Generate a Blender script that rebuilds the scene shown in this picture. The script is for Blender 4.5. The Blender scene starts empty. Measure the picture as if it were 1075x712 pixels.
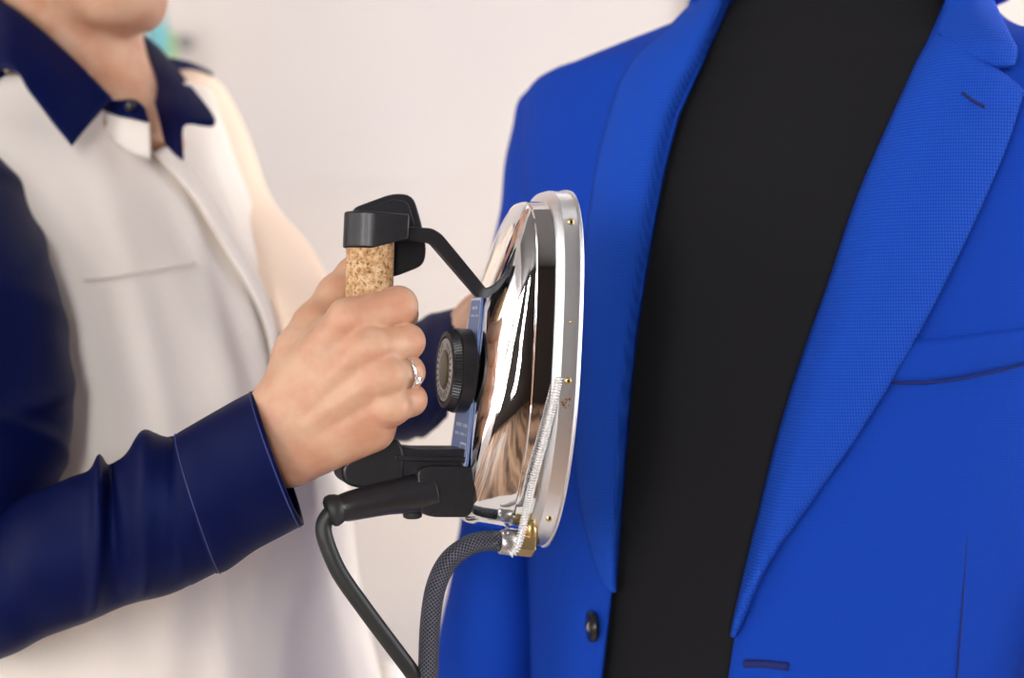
import bpy, bmesh, math, random
import numpy as np
from mathutils import Vector, Matrix, noise

random.seed(4)
SC = bpy.context.scene
COL = SC.collection
FPX = 1493.06            # 50 mm lens on a 36 mm sensor, 1075 px wide
CAMZ = 1.25

def P(px, py, Y):
    return np.array([(px - 537.5) / FPX * Y, Y, CAMZ - (py - 356.0) / FPX * Y])

def proj(p):
    return 537.5 + p[0] / p[1] * FPX, 356.0 - (p[2] - CAMZ) / p[1] * FPX

def lin(r, g, b):
    def f(c):
        c /= 255.0
        return c / 12.92 if c <= 0.04045 else ((c + 0.055) / 1.055) ** 2.4
    return (f(r), f(g), f(b), 1.0)

# ------------------------------------------------------------------ materials
def mat(name, col, rough=0.5, metal=0.0, spec=0.5, coat=0.0, sheen=0.0, sss=0.0, emit=None, estr=1.0):
    m = bpy.data.materials.new(name)
    m.use_nodes = True
    b = m.node_tree.nodes['Principled BSDF']
    b.inputs['Base Color'].default_value = col
    b.inputs['Roughness'].default_value = rough
    b.inputs['Metallic'].default_value = metal
    b.inputs['Specular IOR Level'].default_value = spec
    b.inputs['Coat Weight'].default_value = coat
    b.inputs['Sheen Weight'].default_value = sheen
    if sss:
        b.inputs['Subsurface Weight'].default_value = sss
        b.inputs['Subsurface Radius'].default_value = (1.0, 0.35, 0.2)
        b.inputs['Subsurface Scale'].default_value = 0.006
    if emit:
        b.inputs['Emission Color'].default_value = emit
        b.inputs['Emission Strength'].default_value = estr
    return m

def N(m, t, **kw):
    n = m.node_tree.nodes.new(t)
    for k, v in kw.items():
        if hasattr(n, k):
            setattr(n, k, v)
        else:
            n.inputs[k].default_value = v
    return n

def L(m, a, ao, b, bi):
    m.node_tree.links.new(a.outputs[ao], b.inputs[bi])

def BSDF(m):
    return m.node_tree.nodes['Principled BSDF']

def noise_col(m, scale, c1, c2, detail=6, lo=0.35, hi=0.65, coord='Object', bump=0.0, dist=0.001):
    tc = N(m, 'ShaderNodeTexCoord'); nz = N(m, 'ShaderNodeTexNoise')
    nz.inputs['Scale'].default_value = scale; nz.inputs['Detail'].default_value = detail
    L(m, tc, coord, nz, 'Vector')
    cr = N(m, 'ShaderNodeValToRGB')
    cr.color_ramp.elements[0].position = lo; cr.color_ramp.elements[0].color = c1
    cr.color_ramp.elements[1].position = hi; cr.color_ramp.elements[1].color = c2
    L(m, nz, 'Fac', cr, 'Fac'); L(m, cr, 'Color', BSDF(m), 'Base Color')
    if bump:
        bp = N(m, 'ShaderNodeBump'); bp.inputs['Strength'].default_value = bump
        bp.inputs['Distance'].default_value = dist
        L(m, nz, 'Fac', bp, 'Height'); L(m, bp, 'Normal', BSDF(m), 'Normal')
    return nz

def weave(m, c1, c2, period, strength=0.35, dist=0.0004, skew=True):
    """birdseye weave from the object coordinates: two sine gratings multiplied"""
    tc = N(m, 'ShaderNodeTexCoord'); sp = N(m, 'ShaderNodeSeparateXYZ')
    L(m, tc, 'Object', sp, 'Vector')
    k = 2 * math.pi / period
    def M(op, a, b=None):
        n = N(m, 'ShaderNodeMath'); n.operation = op
        for i, v in enumerate((a, b)):
            if v is None: continue
            if isinstance(v, (int, float)): n.inputs[i].default_value = v
            else: L(m, v[0], v[1], n, i)
        return (n, 0)
    u = M('SUBTRACT', (sp, 'X'), M('MULTIPLY', (sp, 'Y'), 0.6)); v = (sp, 'Z')
    if skew:
        p1 = M('ADD', u, M('MULTIPLY', v, 0.8)); p2 = M('SUBTRACT', u, M('MULTIPLY', v, 0.8))
    else:
        p1, p2 = u, v
    s = M('MULTIPLY', M('SINE', M('MULTIPLY', p1, k)), M('SINE', M('MULTIPLY', p2, k)))
    s = M('ADD', M('MULTIPLY', s, 0.5), 0.5)
    mx = N(m, 'ShaderNodeMixRGB'); mx.inputs[1].default_value = c1; mx.inputs[2].default_value = c2
    L(m, s[0], 0, mx, 0); L(m, mx, 0, BSDF(m), 'Base Color')
    bp = N(m, 'ShaderNodeBump'); bp.inputs['Strength'].default_value = strength; bp.inputs['Distance'].default_value = dist
    L(m, s[0], 0, bp, 'Height'); L(m, bp, 'Normal', BSDF(m), 'Normal')

M_ = {}
M_['jacket'] = mat('blue_wool', lin(22, 74, 190), 0.8, spec=0.1)
weave(M_['jacket'], lin(16, 60, 168), lin(22, 70, 182), 0.0026, 0.6, 0.0005)
M_['jacket_lapel'] = mat('blue_wool_lapel', lin(22, 74, 190), 0.8, spec=0.1)
weave(M_['jacket_lapel'], lin(16, 56, 168), lin(36, 92, 206), 0.0034, 0.9, 0.0007)
M_['jacket_thread'] = mat('dark_blue_thread', lin(8, 26, 100), 0.8)
M_['horn'] = mat('dark_horn', lin(20, 18, 20), 0.3, coat=0.3)
M_['black_knit'] = mat('black_knit', lin(33, 33, 36), 0.95, spec=0.1)
weave(M_['black_knit'], lin(27, 27, 30), lin(33, 33, 36), 0.0022, 0.2, 0.0003)
M_['navy'] = mat('navy_silk', lin(9, 16, 60), 0.5, spec=0.12)
BSDF(M_['navy']).inputs['Specular Tint'].default_value = (0.3, 0.45, 1, 1)
M_['navy_thread'] = mat('navy_thread', lin(60, 72, 130), 0.6)
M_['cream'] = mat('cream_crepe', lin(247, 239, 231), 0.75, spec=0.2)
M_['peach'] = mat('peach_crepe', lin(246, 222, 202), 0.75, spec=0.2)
M_['skin'] = mat('skin', lin(226, 178, 150), 0.46, spec=0.45, sss=0.12)
noise_col(M_['skin'], 42, lin(200, 147, 120), lin(212, 172, 144), 6, 0.35, 0.65)
_m = M_['skin']; _tc = N(_m, 'ShaderNodeTexCoord'); _n1 = N(_m, 'ShaderNodeTexVoronoi'); _n1.inputs['Scale'].default_value = 900
_n2 = N(_m, 'ShaderNodeTexNoise'); _n2.inputs['Scale'].default_value = 160; _n2.inputs['Detail'].default_value = 6
_ad = N(_m, 'ShaderNodeMath'); _b2 = N(_m, 'ShaderNodeBump'); _b2.inputs['Strength'].default_value = 0.35; _b2.inputs['Distance'].default_value = 0.0006
L(_m, _tc, 'Object', _n1, 'Vector'); L(_m, _tc, 'Object', _n2, 'Vector')
_ml = N(_m, 'ShaderNodeMath'); _ml.operation = 'MULTIPLY'; _ml.inputs[1].default_value = 0.35
L(_m, _n1, 'Distance', _ml, 0); L(_m, _ml, 0, _ad, 0); L(_m, _n2, 'Fac', _ad, 1); L(_m, _ad, 0, _b2, 'Height'); L(_m, _b2, 'Normal', BSDF(_m), 'Normal')
M_['lips'] = mat('lips', lin(196, 110, 100), 0.4, sss=0.1)
M_['hair'] = mat('dark_brown_hair', lin(50, 34, 26), 0.5)
M_['eye'] = mat('eye_white', lin(235, 232, 228), 0.2)
M_['iris'] = mat('iris', lin(70, 46, 30), 0.2)
M_['trousers'] = mat('charcoal_cloth', lin(50, 50, 56), 0.85)
M_['shoe'] = mat('black_leather', lin(24, 22, 22), 0.35)
M_['chrome'] = mat('chrome', (0.86, 0.87, 0.89, 1), 0.05, 1.0)
_m = M_['chrome']
_tc = N(_m, 'ShaderNodeTexCoord'); _mp = N(_m, 'ShaderNodeMapping'); _mp.inputs['Scale'].default_value = (60, 60, 14)
_nz = N(_m, 'ShaderNodeTexNoise'); _nz.inputs['Scale'].default_value = 1.0; _nz.inputs['Detail'].default_value = 3
_bp = N(_m, 'ShaderNodeBump'); _bp.inputs['Strength'].default_value = 0.25; _bp.inputs['Distance'].default_value = 0.0012
L(_m, _tc, 'Object', _mp, 'Vector'); L(_m, _mp, 0, _nz, 'Vector'); L(_m, _nz, 'Fac', _bp, 'Height'); L(_m, _bp, 'Normal', BSDF(_m), 'Normal')
M_['aluminium'] = mat('aluminium', (0.84, 0.85, 0.88, 1), 0.36, 1.0)
M_['steel'] = mat('steel', (0.62, 0.62, 0.62, 1), 0.3, 1.0)
M_['brass'] = mat('brass', (0.62, 0.46, 0.22, 1), 0.35, 1.0)
M_['silver'] = mat('silver', (0.88, 0.88, 0.9, 1), 0.12, 1.0)
M_['diamond'] = mat('clear_stone', (0.95, 0.97, 1, 1), 0.03, 0.4, spec=1.0, coat=1.0)
M_['plastic'] = mat('black_plastic', lin(30, 30, 34), 0.36, spec=0.45)
noise_col(M_['plastic'], 320, lin(27, 27, 31), lin(34, 34, 39), 3, 0.3, 0.7, bump=0.12, dist=0.0004)
M_['rubber'] = mat('black_rubber', lin(30, 34, 35), 0.5)
M_['cork'] = mat('cork', lin(205, 165, 120), 0.85, spec=0.2)
def cork():
    m = M_['cork']
    tc = N(m, 'ShaderNodeTexCoord'); nz = N(m, 'ShaderNodeTexNoise'); nz.inputs['Scale'].default_value = 260; nz.inputs['Detail'].default_value = 5; nz.inputs['Roughness'].default_value = 0.7
    vo = N(m, 'ShaderNodeTexVoronoi'); vo.inputs['Scale'].default_value = 420; vo.feature = 'F1'
    nz2 = N(m, 'ShaderNodeTexNoise'); nz2.inputs['Scale'].default_value = 560; nz2.inputs['Detail'].default_value = 2
    for n in (nz, vo, nz2): L(m, tc, 'Object', n, 'Vector')
    r1 = N(m, 'ShaderNodeValToRGB'); e = r1.color_ramp.elements
    e[0].position = 0.38; e[0].color = lin(176, 130, 84); e[1].position = 0.60; e[1].color = lin(222, 190, 150)
    L(m, nz, 'Fac', r1, 'Fac')
    r2 = N(m, 'ShaderNodeValToRGB'); e = r2.color_ramp.elements
    e[0].position = 0.34; e[0].color = (0.22, 0.16, 0.12, 1); e[1].position = 0.46; e[1].color = (1, 1, 1, 1)
    L(m, nz2, 'Fac', r2, 'Fac')
    mx = N(m, 'ShaderNodeMixRGB'); mx.blend_type = 'MULTIPLY'; mx.inputs[0].default_value = 0.75
    L(m, r1, 0, mx, 1); L(m, r2, 0, mx, 2); L(m, mx, 0, BSDF(m), 'Base Color')
    bp = N(m, 'ShaderNodeBump'); bp.inputs['Strength'].default_value = 0.5; bp.inputs['Distance'].default_value = 0.0006
    L(m, nz, 'Fac', bp, 'Height'); L(m, bp, 'Normal', BSDF(m), 'Normal')
cork()
M_['label_blue'] = mat('label_blue', lin(104, 130, 188), 0.4, metal=0.0, spec=0.6)
M_['label_white'] = mat('label_print', lin(225, 230, 238), 0.4)
M_['dial_olive'] = mat('dial_centre', lin(116, 108, 84), 0.35, metal=0.5)
M_['dial_silver'] = mat('dial_ring', lin(205, 202, 196), 0.35, metal=0.3)
M_['spring'] = mat('spring_steel', (0.85, 0.85, 0.85, 1), 0.4, 0.5)
M_['stain'] = mat('brown_stain', lin(120, 80, 50), 0.8)
def braid():
    m = mat('braided_hose', lin(60, 62, 74), 0.42, metal=0.35)
    tc = N(m, 'ShaderNodeTexCoord')
    sp = N(m, 'ShaderNodeSeparateXYZ'); L(m, tc, 'UV', sp, 'Vector')
    def M(op, a, b):
        n = N(m, 'ShaderNodeMath'); n.operation = op
        for i, v in enumerate((a, b)):
            if isinstance(v, (int, float)): n.inputs[i].default_value = v
            elif v is not None: L(m, v[0], v[1], n, i)
        return (n, 0)
    a = M('SINE', M('MULTIPLY', M('ADD', (sp, 'X'), (sp, 'Y')), 6.2831), None)
    b = M('SINE', M('MULTIPLY', M('SUBTRACT', (sp, 'X'), (sp, 'Y')), 6.2831), None)
    s = M('MAXIMUM', a, b)
    r = N(m, 'ShaderNodeValToRGB'); e = r.color_ramp.elements
    e[0].position = 0.0; e[0].color = lin(22, 24, 32); e[1].position = 0.9; e[1].color = lin(98, 100, 114)
    L(m, s[0], 0, r, 'Fac'); L(m, r, 0, BSDF(m), 'Base Color')
    bp = N(m, 'ShaderNodeBump'); bp.inputs['Strength'].default_value = 0.8; bp.inputs['Distance'].default_value = 0.0006
    L(m, s[0], 0, bp, 'Height'); L(m, bp, 'Normal', BSDF(m), 'Normal')
    return m
M_['braid'] = braid()
M_['wall'] = mat('wall_paint', lin(243, 235, 233), 0.9, spec=0.1)
noise_col(M_['wall'], 1.1, lin(213, 209, 210), lin(221, 213, 208), 2, 0.35, 0.65)
M_['wall_dark'] = mat('wall_grey_paint', lin(62, 54, 50), 0.9)  # dark tone chosen so the unseen walls darken the chrome's reflections
M_['floor'] = mat('floor_boards', lin(222, 216, 210), 0.5)
M_['ceil'] = mat('ceiling_paint', lin(104, 102, 102), 0.9)
M_['trim'] = mat('trim_paint', lin(196, 184, 178), 0.7)
M_['trim_white'] = mat('trim_white', lin(240, 236, 232), 0.6)
M_['pane'] = mat('window_daylight', (0.9, 0.95, 1, 1), 0.5, emit=(1.0, 0.97, 0.94, 1), estr=6.0)
M_['teal'] = mat('teal_thread', lin(120, 185, 196), 0.8)
M_['green'] = mat('green_thread', lin(160, 206, 150), 0.8)
M_['grey'] = mat('grey_metal', lin(150, 148, 150), 0.5)
M_['porcelain'] = mat('white_porcelain', lin(250, 248, 246), 0.15)
M_['wood'] = mat('pale_wood', lin(200, 180, 155), 0.5)

# ------------------------------------------------------------------ mesh helpers
def mk(name, V, F, m, parent=None, smooth=True, mats=None, fm=None, uv=None):
    me = bpy.data.meshes.new(name)
    me.from_pydata([tuple(map(float, v)) for v in V], [], [tuple(int(i) for i in f) for f in F])
    me.update()
    for mm in (mats or [m]):
        me.materials.append(mm)
    if fm is not None:
        me.polygons.foreach_set('material_index', list(fm))
    if uv is not None:
        lay = me.uv_layers.new(name='UVMap')
        for lp in me.loops:
            lay.data[lp.index].uv = uv[lp.vertex_index]
    bm = bmesh.new(); bm.from_mesh(me)
    bmesh.ops.recalc_face_normals(bm, faces=bm.faces)
    bm.to_mesh(me); bm.free()
    me.polygons.foreach_set('use_smooth', [smooth] * len(me.polygons))
    o = bpy.data.objects.new(name, me)
    COL.objects.link(o)
    if parent is not None:
        o.parent = parent
    return o

def bm_obj(name, bm, m, parent=None, smooth=True, bevel=0.0, seg=2, mats=None):
    me = bpy.data.meshes.new(name)
    bmesh.ops.recalc_face_normals(bm, faces=bm.faces)
    bm.to_mesh(me); bm.free()
    for mm in (mats or [m]):
        me.materials.append(mm)
    me.polygons.foreach_set('use_smooth', [smooth] * len(me.polygons))
    o = bpy.data.objects.new(name, me); COL.objects.link(o)
    if parent is not None: o.parent = parent
    if bevel:
        b = o.modifiers.new('bevel', 'BEVEL'); b.width = bevel; b.segments = seg; b.limit_method = 'ANGLE'; b.angle_limit = math.radians(40)
        b.harden_normals = False
    if smooth and bevel:
        try:
            me.set_sharp_from_angle(angle=math.radians(40))
        except Exception:
            pass
    return o

def empty(name, loc=(0, 0, 0)):
    o = bpy.data.objects.new(name, None); COL.objects.link(o); o.location = loc
    o.empty_display_size = 0.05
    return o

def tag(o, label=None, cat=None, group=None, kind=None):
    if label: o['label'] = label
    if cat: o['category'] = cat
    if group: o['group'] = group
    if kind: o['kind'] = kind
    return o

def box_bm(lo, hi, bm=None):
    bm = bm or bmesh.new()
    c = [(a + b) / 2 for a, b in zip(lo, hi)]; s = [abs(b - a) for a, b in zip(lo, hi)]
    bmesh.ops.create_cube(bm, size=1, matrix=Matrix.Translation(c) @ Matrix.Diagonal((*s, 1)))
    return bm

def cr(pts, n):
    """Catmull-Rom through rows of values, n samples per span"""
    A = np.array(pts, float)
    if len(A) < 3:
        t = np.linspace(0, 1, n + 1)[:, None]
        return A[0] + (A[-1] - A[0]) * t if A.ndim == 2 else A[0][None] + (A[-1] - A[0])[None] * t[..., None]
    E = np.concatenate([[2 * A[0] - A[1]], A, [2 * A[-1] - A[-2]]])
    out = []
    for i in range(1, len(E) - 2):
        p0, p1, p2, p3 = E[i - 1], E[i], E[i + 1], E[i + 2]
        for k in range(n):
            t = k / n
            out.append(0.5 * ((2 * p1) + (p2 - p0) * t + (2 * p0 - 5 * p1 + 4 * p2 - p3) * t * t + (3 * p1 - p0 - 3 * p2 + p3) * t ** 3))
    out.append(E[-2])
    return np.array(out)

def grid_faces(nr, nc, close_c=False, off=0):
    F = []
    for i in range(nr - 1):
        for j in range(nc if close_c else nc - 1):
            k = (j + 1) % nc
            F.append((off + i * nc + j, off + i * nc + k, off + (i + 1) * nc + k, off + (i + 1) * nc + j))
    return F

def loft(rings, cap0=True, cap1=True):
    R = np.array(rings); nr, nc = R.shape[:2]
    V = R.reshape(-1, 3); F = grid_faces(nr, nc, True)
    if cap0: F.append(tuple(range(nc)))
    if cap1: F.append(tuple((nr - 1) * nc + j for j in range(nc)))
    return V, F

def tube(path, radii, n=16, caps=True, vscale=None, around=8, uvs=False):
    """round tube through a list of points with a radius per point; optional uv (around, along)"""
    path = np.array(path, float); k = len(path)
    radii = np.broadcast_to(np.array(radii, float), (k,))
    T = np.gradient(path, axis=0); T /= np.linalg.norm(T, axis=1)[:, None]
    u = np.cross(T[0], [0.1, 0.3, 1.0]); 
    if np.linalg.norm(u) < 1e-4: u = np.cross(T[0], [1, 0, 0])
    u /= np.linalg.norm(u)
    rings = []; s = 0; S = []
    for i in range(k):
        u = u - T[i] * np.dot(u, T[i]); u /= np.linalg.norm(u)
        w = np.cross(T[i], u)
        a = np.linspace(0, 2 * math.pi, n, endpoint=False)
        rings.append(path[i] + radii[i] * (np.cos(a)[:, None] * u + np.sin(a)[:, None] * w))
        if i: s += np.linalg.norm(path[i] - path[i - 1])
        S.append(s)
    V, F = loft(rings, caps, caps)
    if uvs:
        UV = [(j / n * around, S[i] * vscale) for i in range(k) for j in range(n)]
        return V, F, UV
    return V, F

def merge(parts):
    V = []; F = []; o = 0
    for v, f in parts:
        V.extend(list(v)); F.extend([tuple(i + o for i in ff) for ff in f]); o += len(v)
    return V, F

def solidify(o, t, offset=-1):
    s = o.modifiers.new('thick', 'SOLIDIFY'); s.thickness = t; s.offset = offset
    return o

def subsurf(o, n=1):
    s = o.modifiers.new('sub', 'SUBSURF'); s.levels = n; s.render_levels = n
    return o

# ------------------------------------------------------------------ signed distance modelling
def smin(a, b, k):
    h = np.clip(0.5 + 0.5 * (b - a) / k, 0, 1)
    return b * (1 - h) + a * h - k * h * (1 - h)

def sd_cap(G, a, b, ra, rb):
    a = np.array(a, np.float32); b = np.array(b, np.float32); ab = b - a
    t = np.clip(((G - a) @ ab) / max(float(ab @ ab), 1e-9), 0, 1)
    return np.linalg.norm(G - a - t[..., None] * ab, axis=-1) - (ra + (rb - ra) * t)

def sd_ell(G, c, r, axes=None):
    q = G - np.array(c, np.float32)
    if axes is not None: q = q @ np.array(axes, np.float32).T
    r = np.array(r, np.float32)
    k0 = np.linalg.norm(q / r, axis=-1); k1 = np.linalg.norm(q / (r * r), axis=-1) + 1e-9
    return k0 * (k0 - 1) / k1

def chain(G, pts, k=0.004):
    d = None
    for i in range(len(pts) - 1):
        c = sd_cap(G, pts[i][0], pts[i + 1][0], pts[i][1], pts[i + 1][1])
        d = c if d is None else smin(d, c, k)
    return d

def nets(fn, lo, hi, h):
    lo = np.array(lo, float); n = np.ceil((np.array(hi) - lo) / h).astype(int) + 1
    ax = [lo[i] + h * np.arange(n[i]) for i in range(3)]
    G = np.stack(np.meshgrid(*ax, indexing='ij'), -1).astype(np.float32)
    Fv = fn(G)
    S = Fv < 0
    c = sum(S[i:n[0] - 1 + i, j:n[1] - 1 + j, k:n[2] - 1 + k].astype(np.int8) for i in (0, 1) for j in (0, 1) for k in (0, 1))
    mask = (c > 0) & (c < 8)
    idx = -np.ones(mask.shape, int); I = np.argwhere(mask); idx[mask] = np.arange(len(I))
    acc = np.zeros((len(I), 3)); cnt = np.zeros(len(I))
    cs = [np.array((i, j, k)) for i in (0, 1) for j in (0, 1) for k in (0, 1)]
    for a in cs:
        for b in cs:
            if (b - a).sum() == 1 and (b - a).min() >= 0:
                fa = Fv[tuple((I + a).T)]; fb = Fv[tuple((I + b).T)]
                x = (fa < 0) != (fb < 0)
                t = np.where(x, fa / np.where(x, fa - fb, 1), 0)
                acc += (a + (b - a) * t[:, None]) * x[:, None]; cnt += x
    V = lo + h * (I + acc / cnt[:, None])
    faces = []
    for axn in range(3):
        o1, o2 = [(1, 2), (2, 0), (0, 1)][axn]
        sl0 = [slice(1, -1)] * 3; sl1 = [slice(1, -1)] * 3
        sl0[axn] = slice(0, -1); sl1[axn] = slice(1, None)
        A = S[tuple(sl0)]; B = S[tuple(sl1)]
        X = np.argwhere(A != B); flip = A[tuple(X.T)]
        base = X.copy(); 
        for q in range(3):
            if q != axn: base[:, q] += 1
        def cell(d1, d2):
            cc = base.copy(); cc[:, o1] += d1; cc[:, o2] += d2
            return idx[tuple(cc.T)]
        q = np.stack([cell(-1, -1), cell(0, -1), cell(0, 0), cell(-1, 0)], 1)
        q[~flip] = q[~flip][:, ::-1]
        faces.append(q)
    Fq = np.concatenate(faces); Fq = Fq[(Fq >= 0).all(1)]
    return V, [tuple(r) for r in Fq.tolist()]

# ------------------------------------------------------------------ torso surface
def sgp(x, p):
    return math.copysign(abs(x) ** p, x)

class Torso:
    def __init__(s, table, cy, yaw, p=2.3):
        t = sorted(table); s.z = [r[0] for r in t]; s.cx = [r[1] for r in t]; s.a = [r[2] for r in t]; s.b = [r[3] for r in t]
        s.dy = [r[4] if len(r) > 4 else 0 for r in t]
        s.ar = None
        s.cy = cy; s.F = np.array([math.sin(yaw), -math.cos(yaw)]); s.R = np.array([math.cos(yaw), math.sin(yaw)]); s.p = p
        zz = np.linspace(s.z[0], s.z[-1], 400); K = 9
        def sm(v):
            q = np.interp(zz, s.z, v); pad = np.pad(q, K, mode='edge'); return np.convolve(pad, np.ones(2 * K + 1) / (2 * K + 1), 'valid')
        s.zz = zz; s.cx, s.a, s.b, s.dy = sm(s.cx), sm(s.a), sm(s.b), sm(s.dy)
    def fit_right(s, sil, off=0.004):
        sil = np.array(sil, float)
        for i, z in enumerate(s.zz):
            for _ in range(12):
                best = max((proj(s.pt(t, z, off)) for t in np.linspace(math.radians(-60), math.radians(120), 60)), key=lambda q: q[0])
                tgt = np.interp(best[1], sil[:, 1], sil[:, 0])
                e = (best[0] - tgt) / FPX * 1.2 * .8; s.b[i] = min(.21, max(.055, s.b[i] - e * .4)); s.cx[i] -= e * .6
    def fit_left(s, sil, off=0.004):
        """widen or narrow each slice until its left silhouette falls where the photograph has it"""
        sil = np.array(sil, float)
        for i, z in enumerate(s.zz):
            for _ in range(12):
                best = min((proj(s.pt(t, z, off)) for t in np.linspace(math.radians(95), math.radians(260), 60)), key=lambda q: q[0])
                tgt = np.interp(best[1], sil[:, 1], sil[:, 0])
                s.a[i] = max(.06, s.a[i] + (best[0] - tgt) / FPX * 1.12 * .8)
    def at(s, z):
        return [float(np.interp(z, s.zz, q)) for q in (s.cx, s.a, s.b, s.dy)]
    def pt(s, th, z, off=0):
        cx, a, b, dy = s.at(z); e = 2 / s.p
        if s.ar is not None and math.cos(th) > 0: a = float(np.interp(z, s.ar[0], s.ar[1]))
        u = (a + off) * sgp(math.cos(th), e); v = (b + off) * sgp(math.sin(th), e)
        q = np.array([cx, s.cy + dy]) + u * s.R + v * s.F
        return np.array([q[0], q[1], z])
    def g(s, P3, off=0):
        cx, a, b, dy = s.at(P3[2]); d = np.array([P3[0] - cx, P3[1] - s.cy - dy]); u = d @ s.R; v = d @ s.F
        if s.ar is not None and u > 0: a = float(np.interp(P3[2], s.ar[0], s.ar[1]))
        return (abs(u) / (a + off)) ** s.p + (abs(v) / (b + off)) ** s.p - 1
    def ray(s, px, py, off=0, y0=0.72, y1=1.7):
        ys = np.arange(y0, y1, 0.004); prev = None; best = (9e9, None)
        for y in ys:
            gv = s.g(P(px, py, y), off)
            if gv < 0:
                a, b = (prev if prev else y - 0.004), y
                for _ in range(14):
                    m = (a + b) / 2
                    if s.g(P(px, py, m), off) < 0: b = m
                    else: a = m
                return P(px, py, b)
            if gv < best[0]: best = (gv, y)
            prev = y
        return P(px, py, best[1])

# =================================================================== ROOM
def struct(name, bm, m, bevel=0):
    o = bm_obj(name, bm, m, None, False, bevel); o['kind'] = 'structure'; return o
X0, X1, Y0, Y1, H = -2.6, 2.6, -3.2, 3.3, 2.8
struct('wall_back', box_bm((X0, Y1, -0.1), (X1, Y1 + 0.1, H)), M_['wall'])
struct('wall_front', box_bm((X0, Y0 - 0.1, -0.1), (X1, Y0, H)), M_['wall_dark'])
struct('wall_left', box_bm((X0 - 0.1, Y0, -0.1), (X0, Y1, H)), M_['wall'])
def two_tone(name, bm, ma, mb, split):
    for f in bm.faces: f.material_index = 1 if f.calc_center_median().y < split else 0
    o = bm_obj(name, bm, None, None, False, mats=[ma, mb]); o['kind'] = 'structure'; return o
M_['wood_floor'] = mat('brown_floor_boards', lin(150, 104, 70), 0.5)
_w = M_['wood_floor']; _nw = noise_col(_w, 1.0, lin(84, 62, 50), lin(196, 158, 126), 2, 0.36, 0.64)
_mw = N(_w, 'ShaderNodeMapping'); _mw.inputs['Scale'].default_value = (5.5, 0.5, 1); _tw = N(_w, 'ShaderNodeTexCoord')
L(_w, _tw, 'Object', _mw, 'Vector'); L(_w, _mw, 0, _nw, 'Vector')
bm = box_bm((X0, 0.3, -0.1), (X1, Y1, 0)); box_bm((X0, Y0, -0.1), (X1, 0.3, 0), bm)
two_tone('floor', bm, M_['floor'], M_['wood_floor'], 0.25)  # unseen front half made brown and streaky to show in the chrome
bm = box_bm((X1, -1.0, -0.1), (X1 + 0.1, Y1, H)); box_bm((X1, Y0, -0.1), (X1 + 0.1, -1.0, H), bm)
two_tone('wall_right', bm, M_['wall'], M_['wall_dark'], -1.05)  # unseen front part made dark for the iron's reflections
struct('baseboard_back', box_bm((X0, Y1 - 0.02, 0), (X1, Y1, 0.12)), M_['trim_white'])
bm = box_bm((X0, 1.3, H), (X1, Y1, H + 0.1)); box_bm((X0, Y0, H), (X1, 1.3, H + 0.1), bm)
two_tone('ceiling', bm, M_['wall'], M_['ceil'], 1.25)  # front part made dark so the chrome dome reflects less white
# door casing edge seen above the collar of the jacket, and the shallow wall panelling
xj = P(729, 0, Y1)[0]
struct('trim_1', box_bm((xj - 0.012, Y1 - 0.03, 0.12), (xj + 0.016, Y1, 2.3)), M_['trim'], 0.004)
struct('trim_2', box_bm((xj + 0.016, Y1 - 0.012, 2.2), (xj + 0.95, Y1, 2.3)), M_['trim'], 0.004)
struct('trim_3', box_bm((xj + 0.93, Y1 - 0.03, 0.12), (xj + 0.97, Y1, 2.3)), M_['trim'], 0.004)
zt = P(0, 190, Y1)[2]
struct('trim_4', box_bm((X0, Y1 - 0.004, zt - 0.008), (xj - 0.02, Y1, zt)), M_['wall'], 0.001)

def window(name, axis, c0, c1, z0, z1, wall, inward, strength_mat, nx=3, nz=2):
    """axis 'x': window in a wall of constant x=wall spanning y c0..c1; axis 'y' likewise"""
    def pt(u, d, z):
        return (wall + inward * d, u, z) if axis == 'x' else (u, wall + inward * d, z)
    f = bmesh.new()
    w = 0.05
    bars = [(c0, c0 + w, z0, z1), (c1 - w, c1, z0, z1), (c0, c1, z0, z0 + w), (c0, c1, z1 - w, z1)]
    for i in range(1, nx):
        u = c0 + (c1 - c0) * i / nx; bars.append((u - 0.02, u + 0.02, z0, z1))
    for i in range(1, nz):
        z = z0 + (z1 - z0) * i / nz; bars.append((c0, c1, z - 0.02, z + 0.02))
    for a, b, p, q in bars:
        A = pt(a, 0.0, p); B = pt(b, 0.06, q)
        box_bm([min(x) for x in zip(A, B)], [max(x) for x in zip(A, B)], f)
    o = struct(name, f, M_['trim_white'])
    A = pt(c0 + 0.01, 0.006, z0 + 0.01); B = pt(c1 - 0.01, 0.02, z1 - 0.01)
    g = bm_obj('pane', box_bm([min(x) for x in zip(A, B)], [max(x) for x in zip(A, B)]), strength_mat, o, False)
    return o
PANE_L = mat('left_daylight', (1, 1, 1, 1), 0.5, emit=(1.0, 0.98, 0.965, 1), estr=2.5)
PANE_R = mat('right_daylight', (1, 1, 1, 1), 0.5, emit=(1.0, 0.97, 0.94, 1), estr=18.0)
PANE_G = mat('narrow_daylight', (1, 1, 1, 1), 0.5, emit=(1.0, 0.98, 0.97, 1), estr=52.0)
PANE_F = mat('front_daylight', (1, 1, 1, 1), 0.5, emit=(1.0, 0.98, 0.97, 1), estr=34.0)
window('window_1', 'x', -1.9, 1.4, 0.8, 2.5, X0, 1, PANE_L, 4, 2)
window('window_2', 'y', -2.4, -1.5, 0.7, 2.6, Y0, 1, PANE_F, 1, 2)
window('window_4', 'y', -0.35, 0.17, 0.7, 2.6, Y0, 1, PANE_G, 1, 2)  # added glowing strip behind the camera, kept narrow for a thin chrome streak
window('window_3', 'x', 0.3, 2.1, 0.8, 2.4, X1, -1, PANE_R, 2, 2)  # added out of view as fill for the woman's face and blouse

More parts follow.
